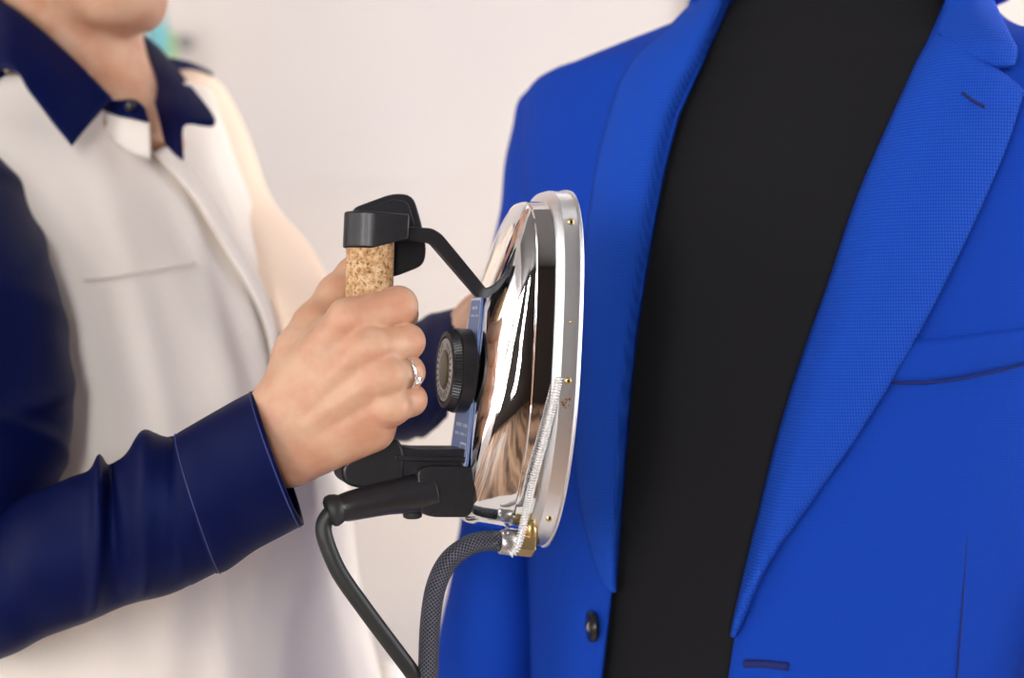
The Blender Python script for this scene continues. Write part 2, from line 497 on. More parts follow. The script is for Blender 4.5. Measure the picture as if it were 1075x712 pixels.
# unseen ceiling panels added to brighten the back wall and the jacket from above
for i, (x, y) in enumerate([(-1.2, 2.3), (0.6, 2.3), (1.2, 0.6)]):
    r = empty('ceiling_lamp', (x, y, H))
    tag(r, ['square white ceiling light panel near the left of the back wall', 'square white ceiling light panel near the middle of the back wall', 'square white ceiling light panel above the right shoulder of the blue jacket'][i], 'ceiling light', 'ceiling light panels')
    bm = box_bm((-0.42, -0.32, -0.05), (0.42, 0.32, 0)); bm_obj('housing', bm, M_['trim_white'], r, False, 0.006)
    bm = box_bm((-0.38, -0.28, -0.056), (0.38, 0.28, -0.051))
    bm_obj('diffuser', bm, mat('lamp_diffuser', (1, 1, 1, 1), 0.5, emit=(1, 0.995, 0.99, 1), estr=2.2), r, False)

# shelf with the two thread cones behind the collar
sh = empty('wall_shelf', (0, 0, 0)); 
ps = P(166, 66, Y1 - 0.16)
bm_obj('board', box_bm((ps[0] - 0.5, Y1 - 0.30, ps[2] - 0.03), (ps[0] + 0.0, Y1, ps[2] - 0.008)), M_['trim_white'], sh, False, 0.003)
for dx in (-0.4, -0.1):
    bm_obj('bracket', box_bm((ps[0] + dx - 0.01, Y1 - 0.2, ps[2] - 0.12), (ps[0] + dx + 0.01, Y1, ps[2] - 0.03)), M_['grey'], sh, False, 0.002)
tag(sh, 'short white wall shelf hidden behind the woman carrying the teal and green spools', 'shelf')
def spool(px, py, Y, hgt, r, m, label):
    p = P(px, py, Y); e = empty('thread_spool', (p[0], p[1], ps[2] - 0.008))
    rings = []
    for z, q in ((0, r * 1.0), (hgt * 0.06, r), (hgt * 0.08, r * 0.9), (hgt * 0.5, r * 0.86), (hgt * 0.9, r * 0.6), (hgt * 0.93, r * 0.3), (hgt, r * 0.3)):
        a = np.linspace(0, 2 * math.pi, 24, endpoint=False)
        rings.append(np.stack([q * np.cos(a), q * np.sin(a), np.full(24, z)], 1))
    V, F = loft(rings[2:5]); mk('thread', V, F, m, e)
    V, F = loft(rings[:2]); mk('flange', V, F, M_['trim_white'], e)
    V, F = loft(rings[4:]); mk('core', V, F, M_['trim_white'], e)
    tag(e, label, 'thread spool', 'thread spools on the wall shelf')
spool(165, 45, Y1 - 0.22, 0.13, 0.026, M_['teal'], 'blurred teal thread spool behind the far side of the navy collar')
spool(178, 45, Y1 - 0.10, 0.10, 0.018, M_['green'], 'blurred green thread spool right of the teal one, below the chin')
hk = P(192, 42, Y1 - 0.03); e = empty('wall_hook', (hk[0], Y1, hk[2]))
V, F = tube([(0, 0, 0), (0, -0.02, 0), (0, -0.035, -0.015), (0, -0.05, 0.005)], [0.009, 0.008, 0.007, 0.009], 10)
mk('peg', V, F, M_['grey'], e)
V, F = tube([(0, 0.0, 0), (0, -0.006, 0)], [0.02, 0.018], 16); mk('plate', V, F, M_['grey'], e)
tag(e, 'small grey hook on the white wall right of the green spool', 'hook')

# low table with a white cup behind the cable
tb = empty('side_table', (-0.28, 2.35, 0))
cup = P(413, 694, 2.3)
ttop = cup[2] - 0.085
bm_obj('table_top', box_bm((-0.35, -0.3, ttop - 0.03), (0.35, 0.3, ttop)), M_['wood'], tb, False, 0.004)
for sx in (-1, 1):
    for sy in (-1, 1):
        V, F = tube([(sx * 0.31, sy * 0.26, 0), (sx * 0.31, sy * 0.26, ttop - 0.03)], [0.015, 0.022], 12); mk('leg', V, F, M_['wood'], tb)
tag(tb, 'pale wooden side table just below the frame behind the ironing woman', 'table')
e = empty('cup', (cup[0] + 0.004, 2.3, ttop))
prof = [(0.0, 0.001), (0.019, 0.001), (0.021, 0.006), (0.0225, 0.04), (0.022, 0.076), (0.019, 0.083), (0.0155, 0.0845), (0.014, 0.082), (0.0165, 0.07), (0.016, 0.012), (0, 0.01)]
a = np.linspace(0, 2 * math.pi, 28, endpoint=False)
V, F = loft([np.stack([max(r, 1e-4) * np.cos(a), max(r, 1e-4) * np.sin(a), np.full(28, z)], 1) for r, z in prof]); mk('cup_body', V, F, M_['porcelain'], e)
V, F = tube(cr([(0.020, 0, 0.062), (0.036, 0, 0.06), (0.038, 0, 0.035), (0.021, 0, 0.025)], 5), 0.003, 10); mk('handle', V, F, M_['porcelain'], e)
tag(e, 'small white porcelain cup behind the black power cable at the lower edge', 'cup')

# =================================================================== IRON
TH = math.radians(17.0)
c_, s_ = math.cos(TH), math.sin(TH)
IA = np.array([0.049, 0.0, 1.0]); IA /= np.linalg.norm(IA)
IT = np.array([s_, -c_, 0.0]); IT -= IA * (IT @ IA); IT /= np.linalg.norm(IT)
IN = np.cross(IT, IA)
IO = P(581, 388, 0.88)
iron = empty('steam_iron', IO)
iron.rotation_mode = 'QUATERNION'
MI = Matrix(((IN[0], IT[0], IA[0]), (IN[1], IT[1], IA[1]), (IN[2], IT[2], IA[2])))
iron.rotation_quaternion = MI.to_quaternion()
tag(iron, 'chrome steam iron with cork grip and black brackets pressed upright against the blue jacket', 'iron')
def w2l(p):
    d = np.array(p) - IO; return np.array([d @ IN, d @ IT, d @ IA])
def l2w(q):
    return IO + q[0] * IN + q[1] * IT + q[2] * IA
def loc(px, py, w=0.0):
    """point of the plane t = w (iron space) seen at a pixel"""
    d = P(px, py, 1.0) - np.array([0, 0, CAMZ]); o = np.array([0, 0, CAMZ]) - IO
    k = (w - o @ IT) / (d @ IT)
    return w2l(np.array([0, 0, CAMZ]) + d * k)

def outline(nose, tail, W, n=96, pn=3.3, pt=1.9, scale=1.0):
    nose *= .926; tail *= .926
    mid = (nose + tail) / 2; hl = (nose - tail) / 2
    out = []
    for k in range(n):
        a = 2 * math.pi * k / n; c, s = math.cos(a), math.sin(a)
        p = pn if c > 0 else pt
        r = (abs(c) ** p + abs(s) ** p) ** (-1 / p)
        out.append((W * s * r, mid + hl * c * r))
    return np.array(out)
def iron_rings(tab, tilt=0.07, pn=3.3, pt=1.9):
    rings = []
    for h, nose, tail, W in tab:
        o = outline(nose, tail, W, pn=pn, pt=pt)
        hh = h - tilt * o[:, 1] * min(1.0, max(0, (h - 0.026) / 0.0268)) if tilt else np.full(len(o), h)
        rings.append(np.stack([np.broadcast_to(hh, (len(o),)), o[:, 0], o[:, 1]], 1))
    return rings
WF = 0.050
V, F = loft(iron_rings([(0.0, .1175, -.1175, WF - .0008), (0.0006, .119, -.119, WF + .0010), (0.0018, .1192, -.1192, WF + .0011), (0.0024, .1185, -.1182, WF)], 0)); mk('sole_plate', V, F, M_['aluminium'], iron)
tab = [(0.0024, .1175, -.1175, WF - .001), (0.0026, .1178, -.1178, WF - .0004), (0.0120, .1178, -.1178, WF - .0004), (0.0126, .1172, -.1172, WF - .001), (0.0158, .110, -.1130, WF - .0045), (0.0162, .108, -.111, WF - .006)]
o = mk('base_flange', *loft(iron_rings(tab, 0)), M_['aluminium'], iron)
o.modifiers.new('es', 'EDGE_SPLIT').split_angle = math.radians(22)
tab = [(0.0160, .109, -.109, WF - .006), (0.0166, .1105, -.1095, WF - .0048), (0.0268, .1095, -.1085, WF - .0058), (0.0274, .1085, -.1080, WF - .0066)]
o = mk('skirt_band', *loft(iron_rings(tab, 0)), M_['chrome'], iron)
o.modifiers.new('es', 'EDGE_SPLIT').split_angle = math.radians(30)
tab = [(0.0270, .1075, -.107, WF - .0075), (0.0285, .1075, -.107, WF - .0074), (0.034, .1005, -.106, WF - .0080), (0.040, .0880, -.105, WF - .0098), (0.046, .0715, -.1035, WF - .0128), (0.0505, .0580, -.1010, WF - .0165),
       (0.0535, .0495, -.0965, WF - .0205), (0.0550, .0450, -.090, WF - .0235), (0.0556, .0420, -.082, WF - .0260), (0.0558, .038, -.074, WF - .028)]
tab = [(.027 + (h - .027) * .90, a, b, w) for h, a, b, w in tab]
tabs = cr(tab, 4)
mk('chrome_dome', *loft(iron_rings(tabs)), M_['chrome'], iron)
def dome_h(s):   # height of the plateau
    return 0.0530 - 0.07 * s
# label plate
def plate(name, pts, h0, th, m, parent, thick_edge=0):
    pts = list(pts); n = len(pts)
    V = [(dome_h(s) + h0, w, s) for w, s in pts] + [(dome_h(s) + h0 + th, w, s) for w, s in pts]
    F = [tuple(range(n)), tuple(range(n, 2 * n))] + [(i, (i + 1) % n, n + (i + 1) % n, n + i) for i in range(n)]
    return mk(name, V, F, m, parent, False)
def rr(w0, w1, s0, s1, r, n=5):
    out = []
    for cx, cy, a0 in ((w1 - r, s1 - r, 0), (w0 + r, s1 - r, 90), (w0 + r, s0 + r, 180), (w1 - r, s0 + r, 270)):
        for k in range(n + 1):
            a = math.radians(a0 + 90 * k / n); out.append((cx + r * math.cos(a), cy + r * math.sin(a)))
    return out
def tp(pts): return [(w * (1 - .45 * (s + .06) / .102), s) for w, s in pts]
lab = plate('label_plate', tp(rr(-0.021, 0.021, -0.060, 0.042, 0.003)), 0.0002, 0.0012, M_['label_blue'], iron)
def strip(V, F, pts_out, pts_in, h):
    n = len(pts_out); b = len(V)
    for (w, s) in pts_out: V.append((dome_h(s) + h, w, s))
    for (w, s) in pts_in: V.append((dome_h(s) + h, w, s))
    for i in range(n):
        j = (i + 1) % n; F.append((b + i, b + j, b + n + j, b + n + i))
V, F = [], []
strip(V, F, tp(rr(-0.0204, 0.0204, -0.0594, 0.0414, 0.0028)), tp(rr(-0.0188, 0.0188, -0.0580, 0.040, 0.002)), 0.0016)
circ = lambda r, n=40: [(r * math.cos(2 * math.pi * k / n), -0.002 + r * 0.99 * math.sin(2 * math.pi * k / n)) for k in range(n)]
strip(V, F, circ(0.0300 * 0.62), circ(0.0290 * 0.62), 0.0017)
b = len(V)
def bar(w0, w1, s0, s1):
    b = len(V)
    for w, s in ((w0, s0), (w1, s0), (w1, s1), (w0, s1)): V.append((dome_h(s) + 0.0017, w, s))
    F.append((b, b + 1, b + 2, b + 3))
for s, n, hh in ((0.0345, 6, 0.0018), (0.030, 9, 0.0012), (-0.037, 9, 0.0022), (-0.042, 12, 0.0016)):   # rows of tiny illegible print
    for k in range(n):
        if (k * 7 + int(s * 1e4)) % 5 == 0: continue
        wd = 0.032 * (1 - .45 * (s + .06) / .102); w = -wd / 2 + wd * k / n; bar(w, w + wd / n * 0.62, s, s + hh)
strip(V, F, rr(0.002, 0.016, -0.056, -0.046, 0.001), rr(0.0032, 0.0148, -0.0548, -0.0472, 0.0006), 0.0017)
mk('label_print', V, F, M_['label_white'], lab, False)
# dial
def disc_rings(h0, tab, cw=0.0, cs=-0.003, n=72, knurl=0):
    tab = [(h * .86, r) for h, r in tab]
    rings = []
    for h, r in tab:
        a = np.linspace(0, 2 * math.pi, n, endpoint=False)
        rr_ = r - (knurl * (np.arange(n) % 2) if (knurl and r > 0.018) else 0)
        rings.append(np.stack([np.full(n, h0 + h), cw + rr_ * np.cos(a), cs + rr_ * np.sin(a)], 1))
    return rings
H0 = dome_h(-0.003) - 0.0012
dial = mk('dial', *loft(disc_rings(H0 + 0.003, [(0, 0.0235), (0.0005, 0.0255), (0.010, 0.0258), (0.0108, 0.0250)], n=72)), M_['plastic'], iron)
dial.modifiers.new('es', 'EDGE_SPLIT').split_angle = math.radians(35)
o = mk('grip_rim', *loft(disc_rings(H0 + 0.003, [(0.0108, 0.0250), (0.0112, 0.0252), (0.0165, 0.0235), (0.0172, 0.0205), (0.0165, 0.0195)], n=160, knurl=0.0006)), M_['plastic'], dial, False)
V, F = loft(disc_rings(H0, [(0, 0.016), (0.004, 0.016)])); mk('dial_stem', V, F, M_['steel'], dial)
df = mk('dial_face', *loft(disc_rings(H0 + 0.003, [(0.0160, 0.0192), (0.0169, 0.0190), (0.0170, 0.0125), (0.0163, 0.012)])), M_['dial_silver'], dial, False)
V, F = loft(disc_rings(H0 + 0.003, [(0.0160, 0.0119), (0.0175, 0.0110), (0.0180, 0.0090)])); mk('dial_centre', V, F, M_['dial_olive'], dial)
V, F = [], []
for k in range(26):
    if k in (6, 7): continue
    a0 = 2 * math.pi * k / 26; 
    r0, r1 = (0.0140, 0.0172) if k % 3 else (0.0132, 0.0180)
    da = 0.055
    b = len(V)
    for r, a in ((r0, a0 - da), (r1, a0 - da * .8), (r1, a0 + da * .8), (r0, a0 + da)):
        V.append((H0 + 0.003 + 0.0173 * .86, r * math.cos(a), -0.003 + r * math.sin(a)))
    F.append((b, b + 1, b + 2, b + 3))
mk('dial_marks', V, F, M_['plastic'], dial, False)

# prism helper in iron space: polygon given in pixels on plane w=wc, thickness 2*hw
def px_prism(name, pts, wc, hw, m, bevel=0.0015, parent=None, seg=3):
    q = [loc(x, y, wc) for x, y in pts]; n = len(q)
    bm = bmesh.new()
    A = [bm.verts.new((p[0], wc - hw, p[2])) for p in q]; B = [bm.verts.new((p[0], wc + hw, p[2])) for p in q]
    bm.faces.new(A); bm.faces.new(B[::-1])
    for i in range(n):
        j = (i + 1) % n; bm.faces.new((A[i], A[j], B[j], B[i]))
    return bm_obj(name, bm, m, parent or iron, True, bevel, seg)
def round_px(pts, r, n=5):
    out = []; k = len(pts)
    for i in range(k):
        p0, p1, p2 = [np.array(pts[(i + d) % k], float) for d in (-1, 0, 1)]
        rad = r[i] if isinstance(r, (list, tuple)) else r
        a = p0 - p1; b = p2 - p1; la, lb = np.linalg.norm(a), np.linalg.norm(b)
        ra = min(rad, la * .49, lb * .49)
        A = p1 + a / la * ra; B = p1 + b / lb * ra
        for t in np.linspace(0, 1, n):
            out.append(tuple((1 - t) ** 2 * A + 2 * t * (1 - t) * p1 + t * t * B))
    return out

# cork grip
ct, cb = loc(389, 245), loc(384, 480)
HC = (ct[0] + cb[0]) / 2
YC = l2w(loc(388, 350))[1]
RC = 0.0142
path = [ct + (cb - ct) * t for t in np.linspace(0, 1, 12)]
V, F = tube(path, RC, 40); mk('cork_grip', V, F, M_['cork'], iron)
# top bracket: rounded strap around the grip top
def strap(name, pxs, y0, y1, rad, wc=0.0, cut=None):
    c = loc(389, (y0 + y1) / 2); hb = loc(pxs, (y0 + y1) / 2)[0]
    s1 = loc(389, y0)[2]; s0 = loc(389, y1)[2]
    pl = []
    for k in range(17):
        a = math.radians(-90 + 180 * k / 16); pl.append((c[0] + rad * math.cos(a), wc + rad * math.sin(a)))
    pl += [(hb, wc + rad * 0.92), (hb, wc - rad * 0.92)]
    bm = bmesh.new(); n = len(pl)
    A = [bm.verts.new((h, w, s1)) for h, w in pl]; B = [bm.verts.new((h, w, s0 + (0.007 if i in (17, 18) else 0))) for i, (h, w) in enumerate(pl)]
    bm.faces.new(A); bm.faces.new(B[::-1])
    for i in range(n):
        j = (i + 1) % n; bm.faces.new((A[i], A[j], B[j], B[i]))
    return bm_obj(name, bm, M_['plastic'], iron, True, 0.0012, 3)
strap('upper_bracket', 424, 224, 262, 0.0160)
# stub from bracket to arm
px_prism('thumb_guard', round_px([(369, 219), (412, 203), (433, 205), (441, 232), (447, 262), (444, 279), (416, 290), (380, 296), (374, 250)], [8, 14, 16, 6, 10, 10, 8, 6, 6]), -0.0215, 0.003, M_['plastic'], 0.0012)
px_prism('thumb_guard_rib', round_px([(378, 222), (412, 209), (428, 212), (436, 240), (420, 246), (384, 240)], 6), -0.017, 0.0022, M_['plastic'], 0.0008)
V, F = merge([])
arm = px_prism('front_arm', round_px([(420, 238), (452, 240), (462, 246), (517, 313), (509, 322), (451, 255), (422, 252)], [3, 4, 4, 2, 2, 4, 3], 4), 0.0, 0.0045, M_['plastic'], 0.0012)
# chrome foot under the arm
V, F = tube([loc(508, 312, 0.0), loc(514, 320, 0.0), loc(521, 318, 0.004), loc(531, 303, 0.006)], [0.0035, 0.0045, 0.0042, 0.003], 14); mk('arm_foot', V, F, M_['silver'], iron)
V, F = tube([loc(513, 312, 0.006), loc(516, 324, 0.006)], [0.0035, 0.0035], 6); mk('screw', V, F, M_['steel'], iron)
# lower bracket
px_prism('lower_bracket', round_px([(353, 488), (366, 476), (392, 462), (412, 458), (418, 470), (418, 505), (404, 510), (372, 510), (356, 505)], [6, 10, 6, 6, 6, 3, 3, 12, 10]), 0.0, 0.0165, M_['plastic'], 0.004, seg=4)
px_prism('rear_arm', round_px([(400, 462), (430, 470), (494, 470), (497, 488), (497, 500), (408, 500)], [4, 12, 4, 3, 3, 4]), 0.0, 0.0150, M_['plastic'], 0.0025)
px_prism('rear_arm_rail', round_px([(414, 478), (494, 480), (494, 485), (414, 484)], 1.5), 0.0155, 0.0014, M_['plastic'], 0.0006)
# plug housing, strain relief, cable
WP = 0.008
px_prism('plug_housing', round_px([(432, 492), (444, 487), (490, 488), (496, 494), (490, 534), (484, 540), (448, 540), (436, 536)], [5, 4, 4, 4, 5, 5, 6, 6]), WP, 0.0145, M_['plastic'], 0.0035, seg=4)
cpath = [loc(x, y, w) for x, y, w in ((452, 514, WP + .004), (440, 517, WP + .005), (405, 523, WP + .008), (365, 532, WP + .010), (357, 534, WP + .010))]
V, F = tube(cr(cpath, 5), np.interp(np.linspace(0, 1, 21), [0, .25, .5, 1], [0.0128, .0122, .0100, .0072]), 28); mk('strain_relief', V, F, M_['plastic'], iron)
rp = [loc(x, y, WP + .010) for x, y in ((361, 533), (355, 534.5), (350, 536), (346, 537.5), (343.5, 538.5))]
V, F = tube(rp, [0.0072, 0.0088, 0.0096, 0.0090, 0.0070], 28); mk('strain_relief_collar', V, F, M_['rubber'], iron)
cab = [loc(x, y, WP + w) for x, y, w in ((356, 534, .010), (347, 539, .010), (340, 551, .010), (342, 568, .011), (356, 601, .012), (381, 637, .012), (407, 672, .011), (434, 708, .009), (470, 760, .0), (505, 850, -.02), (520, 1000, -.03))]
V, F = tube(cr(cab, 7), 0.0048, 16); mk('power_cable', V, F, M_['rubber'], iron)
V, F = tube([loc(433, 534, WP), loc(433, 543, WP), loc(433, 544.5, WP)], [0.0060, 0.0056, 0.004], 20); mk('clamp_screw', V, F, M_['rubber'], iron)
# steam hose and fittings, on the near lower edge
WH = 0.018
hp = [loc(x, y, w) for x, y, w in ((530, 569, WH), (512, 568, WH), (492, 573, WH), (471, 589, WH), (458, 615, WH), (452, 650, WH), (450, 690, WH), (449, 740, WH), (447, 850, WH), (440, 1050, WH))]
V, F, UV = tube(cr(hp, 10), 0.0061, 32, uvs=True, vscale=420.0, around=15)
mk('steam_hose', V, F, M_['braid'], iron, uv=UV)
V, F = tube([loc(524, 569, WH), loc(526, 569, WH), loc(540, 571, WH), loc(542, 571, WH)], [0.0066, 0.0074, 0.0074, 0.006], 24); mk('hose_ferrule', V, F, M_['steel'], iron)
V, F = tube([loc(541, 571, WH), loc(543, 571, WH), loc(558, 572.5, WH), loc(560, 572.5, WH)], [0.0055, 0.0072, 0.0072, 0.006], 6); o = mk('hose_nut', V, F, M_['brass'], iron, False)
V, F = tube([loc(558, 572, WH), loc(556, 556, WH), loc(556, 545, WH)], [0.0050, 0.0050, 0.0050], 16); mk('steam_inlet', V, F, M_['brass'], iron)
# coil spring over the thin lead along the side
def band_w(s, extra=0.0):
    o_ = outline(.1178, -.1178, WF - .0004); near = o_[o_[:, 0] > 0]; near = near[np.argsort(near[:, 1])]
    return float(np.interp(s, near[:, 1], near[:, 0])) + extra
spx = [(587, 396), (582, 418), (575, 447), (567, 477), (559, 507), (552, 537), (547, 562), (541, 578), (535, 582)]
sp_path = []
for x, y in spx:
    w = 0.045
    for _ in range(6):
        q = loc(x, y, w); w = max(band_w(q[2]) - 0.002, 0.028)
    sp_path.append(loc(x, y, w + (0.003 if y > 560 else 0.0015)))
cp = cr(sp_path, 60)
V, F = tube(cr(sp_path, 8), 0.0015, 8); 
parts = [(V, F)]
# helix around the path
T = np.gradient(cp, axis=0); T /= np.linalg.norm(T, axis=1)[:, None]
Ln = np.concatenate([[0], np.cumsum(np.linalg.norm(np.diff(cp, axis=0), axis=1))])
nh = int(Ln[-1] / 0.0016) * 10
hx = []
for i in range(nh):
    l = Ln[-1] * i / nh; c = np.array([np.interp(l, Ln, cp[:, k]) for k in range(3)]); t = np.array([np.interp(l, Ln, T[:, k]) for k in range(3)]); t /= np.linalg.norm(t)
    u = np.cross(t, [1, 0, 0]); u /= np.linalg.norm(u); v = np.cross(t, u); a = 2 * math.pi * i / 10
    hx.append(c + 0.0020 * (math.cos(a) * u + math.sin(a) * v))
parts.append(tube(hx, 0.0006, 6))
V, F = merge(parts); mk('coil_spring', V, F, M_['spring'], iron)
# rivets and stain on the flange
for (x, y, r) in ((598, 233, 0.0022), (599, 400, 0.0022), (577, 544, 0.0021), (598, 338, 0.0009)):
    w = 0.04
    for _ in range(8):
        q = loc(x, y, w); w = band_w(q[2])
    q = loc(x, y, w)
    q[0] = 0.0074
    a = [np.array([q[0], w - 0.001, q[2]]), np.array([q[0], w + 0.0005, q[2]]), np.array([q[0], w + 0.0009, q[2]])]
    rv = mk('rivet', *tube(a, [r, r, r * 0.8], 16), M_['brass'], iron)
    V, F = tube([a[2], a[2] + np.array([0, 0.0002, 0])], [r * 0.45, r * 0.45], 12); mk('rivet_hole', V, F, M_['plastic'], rv)
parts = []
for k in range(14):
    w = 0.04; x = 597 + random.uniform(-4, 4); y = 424 + random.uniform(-6, 6)
    for _ in range(6):
        q = loc(x, y, w); w = band_w(q[2])
    q = np.array([0.0074 + random.uniform(-.003, .003), w, q[2]])
    r = random.uniform(0.0004, 0.0011)
    parts.append(tube([q + [0, -0.0008, 0], q + [0, 0.0003, 0]], [r, r * .7], 7))
V, F = merge(parts); mk('rust_spots', V, F, M_['stain'], iron)

# =================================================================== JACKET + DUMMY
TB = [(1.56, .262, .066, .066), (1.515, .262, .072, .068), (1.492, .258, .088, .078), (1.475, .253, .135, .088), (1.455, .247, .190, .098), (1.43, .240, .222, .108), (1.40, .236, .228, .116),
      (1.34, .232, .222, .126), (1.25, .222, .210, .130), (1.10, .195, .190, .126), (1.00, .175, .184, .126), (.88, .165, .195, .128), (.70, .165, .205, .128)]
JT = Torso(TB, 1.045, -math.radians(25), 2.25)
zr_ = np.linspace(.7, 1.56, 300); ar_ = np.interp(zr_, [.70, .88, 1.0, 1.10, 1.25, 1.34, 1.40, 1.425, 1.44, 1.452, 1.462, 1.475, 1.492, 1.515, 1.56], [.205, .195, .184, .190, .210, .222, .228, .222, .200, .150, .118, .100, .085, .072, .066])
JT.ar = (zr_, np.convolve(np.pad(ar_, 4, mode='edge'), np.ones(9) / 9, 'valid'))
JT.fit_left([(790, -60), (776, -20), (764, 0), (742, 12), (700, 31), (660, 46), (620, 61), (585, 75), (566, 84), (557, 93), (552, 108), (549, 150), (547, 200), (548, 300), (550, 450), (552, 600), (556, 712), (552, 1000)])
dummy = empty('tailor_dummy', (0.19, 1.045, 0))
tag(dummy, 'black knit covered torso of a dummy showing between the open blue jacket fronts', 'dummy')
def rel(o, root):
    o.matrix_parent_inverse = Matrix.Translation(root.location).inverted(); return o
rings = []
zs = list(np.linspace(0.78, 1.40, 40)) + list(np.linspace(1.41, 1.56, 26)) + [1.60, 1.63]
for z in zs:
    rings.append([JT.pt(a, min(z, 1.56), -0.010 if z < 1.45 else -0.006) * [1, 1, 0] + [0, 0, z] for a in np.linspace(0, 2 * math.pi, 96, endpoint=False)])
rel(mk('torso_cover', *loft(rings), M_['black_knit'], dummy), dummy)
nc = JT.pt(0, 1.56)*0; ncx, _, _, _ = JT.at(1.56)
a = np.linspace(0, 2 * math.pi, 32, endpoint=False)
V, F = loft([np.stack([ncx + r * np.cos(a), 1.045 + r * np.sin(a), np.full(32, z)], 1) for r, z in ((.066, 1.63), (.062, 1.645), (.03, 1.655), (.012, 1.66), (.012, 1.675), (.02, 1.69), (.012, 1.705))])
rel(mk('neck_cap', V, F, M_['wood'], dummy), dummy)
V, F = tube([(0.19, 1.045, 0.02), (0.19, 1.045, 0.80)], 0.016, 16); rel(mk('stand_pole', V, F, M_['grey'], dummy), dummy)
V, F = loft([np.stack([0.19 + r * np.cos(a), 1.045 + r * np.sin(a), np.full(32, z)], 1) for r, z in ((.20, 0.0), (.20, .012), (.17, .022), (.03, .03))]); rel(mk('stand_base', V, F, M_['grey'], dummy), dummy)

jacket = empty('suit_jacket', (0.19, 1.045, 0.70))
tag(jacket, 'open bright blue weave suit jacket worn by the black dummy', 'jacket')
def J(o): return rel(o, jacket)
eL = np.array([(-60, 792), (0, 765), (60, 740), (120, 713), (180, 697), (260, 682), (350, 668), (430, 660), (520, 652), (600, 645), (712, 632), (800, 622), (1000, 590), (1300, 560)], float)
eR = np.array([(-60, 1030), (0, 992), (95, 950), (210, 900), (300, 870), (370, 845), (450, 820), (530, 800), (610, 781), (712, 765), (800, 765), (1000, 790), (1300, 850)], float)
def edge_theta(z, E, lo, hi, off=0.002):
    def f(th):
        x, y = proj(JT.pt(th, z, off)); return x - np.interp(y, E[:, 0], E[:, 1])
    a, b = lo, hi; fa = f(a)
    for _ in range(30):
        m = (a + b) / 2
        if (f(m) > 0) == (fa > 0): a = m
        else: b = m
    return (a + b) / 2
# theta: 0 = viewer's right side, 90 = front, 180 = viewer's left side
rows = []
zsj = list(np.linspace(0.72, 1.38, 80)) + list(np.linspace(1.385, 1.515, 56))
for z in zsj:
    tl = edge_theta(z, eL, math.radians(179), math.radians(60)); tr = edge_theta(z, eR, math.radians(120), math.radians(0))
    ths = np.linspace(tl, tr + 2 * math.pi, 120)
    row = []
    for th in ths:
        off = 0.004
        d = min(abs(th - tl), abs(th - tr - 2 * math.pi))
        # soft drape: slight folds
        off += 0.0016 * math.sin(th * 5 + z * 9) * min(1, d * 2) + 0.0025 * noise.noise(Vector((math.cos(th) * 2.2, math.sin(th) * 2.2, z * 5))) * min(1, d * 2)
        if z > 1.46: off = 0.003
        row.append(JT.pt(th, z, off))
    rows.append(row)
R_ = np.array(rows); nr, ncn = R_.shape[:2]
body = J(mk('jacket_body', R_.reshape(-1, 3), grid_faces(nr, ncn), M_['jacket'], jacket)); solidify(body, 0.0035, -1)

def jpatch(name, left, right, m, offf, nrow=60, ncol=14, thick=0.003, y0=None, y1=None, T=JT, root=None, rr_=J):
    """cloth leaf between two pixel curves (arrays of (y,x)) laid on the torso, offset by offf(u,v)"""
    V = []
    for i in range(nrow + 1):
        v = i / nrow
        for j in range(ncol + 1):
            u = j / ncol
            a = np.array([np.interp(v, left[:, 0], left[:, 1]), np.interp(v, left[:, 0], left[:, 2])])
            b = np.array([np.interp(v, right[:, 0], right[:, 1]), np.interp(v, right[:, 0], right[:, 2])])
            p = a + (b - a) * u
            V.append(T.ray(p[0], p[1], offf(u, v)))
    o = rr_(mk(name, V, grid_faces(nrow + 1, ncol + 1), m, root or jacket)); solidify(o, thick, 0)
    return o
def curve(pts):
    """pixel points (x,y) -> rows (v,x,y) with v by arc length, smoothed"""
    q = cr(pts, 8); d = np.concatenate([[0], np.cumsum(np.linalg.norm(np.diff(q, axis=0), axis=1))]); d /= d[-1]
    return np.column_stack([d, q])
# viewer's left lapel: u 0 at the outer edge, 1 at the fold edge
lo_ = curve([(742, -12), (700, 32), (660, 70), (632, 150), (619, 230), (610, 320), (604, 420), (607, 500), (617, 560), (631, 605), (643, 622)])
li_ = curve([(768, -12), (762, 4), (740, 60), (712, 120), (697, 180), (682, 260), (668, 350), (660, 430), (653, 520), (648, 585), (645, 622)])
def offl(u, v):
    return 0.0075 + 0.012 * math.sin(math.pi * min(1, u * 0.9 + 0.1)) ** 0.8 * (1 - max(0, (v - .85) / .15)) - 0.009 * max(0, u - 0.8) / 0.2
ll = jpatch('lapel', lo_, li_, M_['jacket_lapel'], offl, 70, 16)
# viewer's right lapel (below the notch) and collar leaf above it
ro_ = curve([(1043, 72), (1060, 84), (1072, 94), (1074, 98), (1071, 106), (1051, 165), (1004, 270), (952, 370), (902, 452), (852, 524), (806, 590), (780, 648), (770, 668)])
ri_ = curve([(984, 32), (972, 50), (955, 84), (902, 205), (870, 300), (845, 370), (820, 450), (800, 530), (781, 610), (772, 650), (769, 668)])
ro_[:, 0] = np.linspace(0, 1, len(ro_)) ; ri_[:, 0] = np.linspace(0, 1, len(ri_))
def offr(u, v):
    return 0.0080 + 0.012 * math.sin(math.pi * min(1, u * 0.9 + 0.05)) ** 0.8 * (1 - max(0, (v - .85) / .15)) - 0.009 * max(0, 0.2 - (1 - u) * 1.0) / 0.2
rl = jpatch('lapel', ro_, ri_, M_['jacket_lapel'], offr, 70, 18)
rc0 = curve([(1010, -60), (1028, -25), (1041, 0), (1058, 35), (1066, 50), (1067, 54), (1065, 65), (1062, 69), (1043, 71)])
rc1 = curve([(968, -60), (985, -25), (993, 0), (990, 14), (986, 26), (984, 32), (984, 34)])
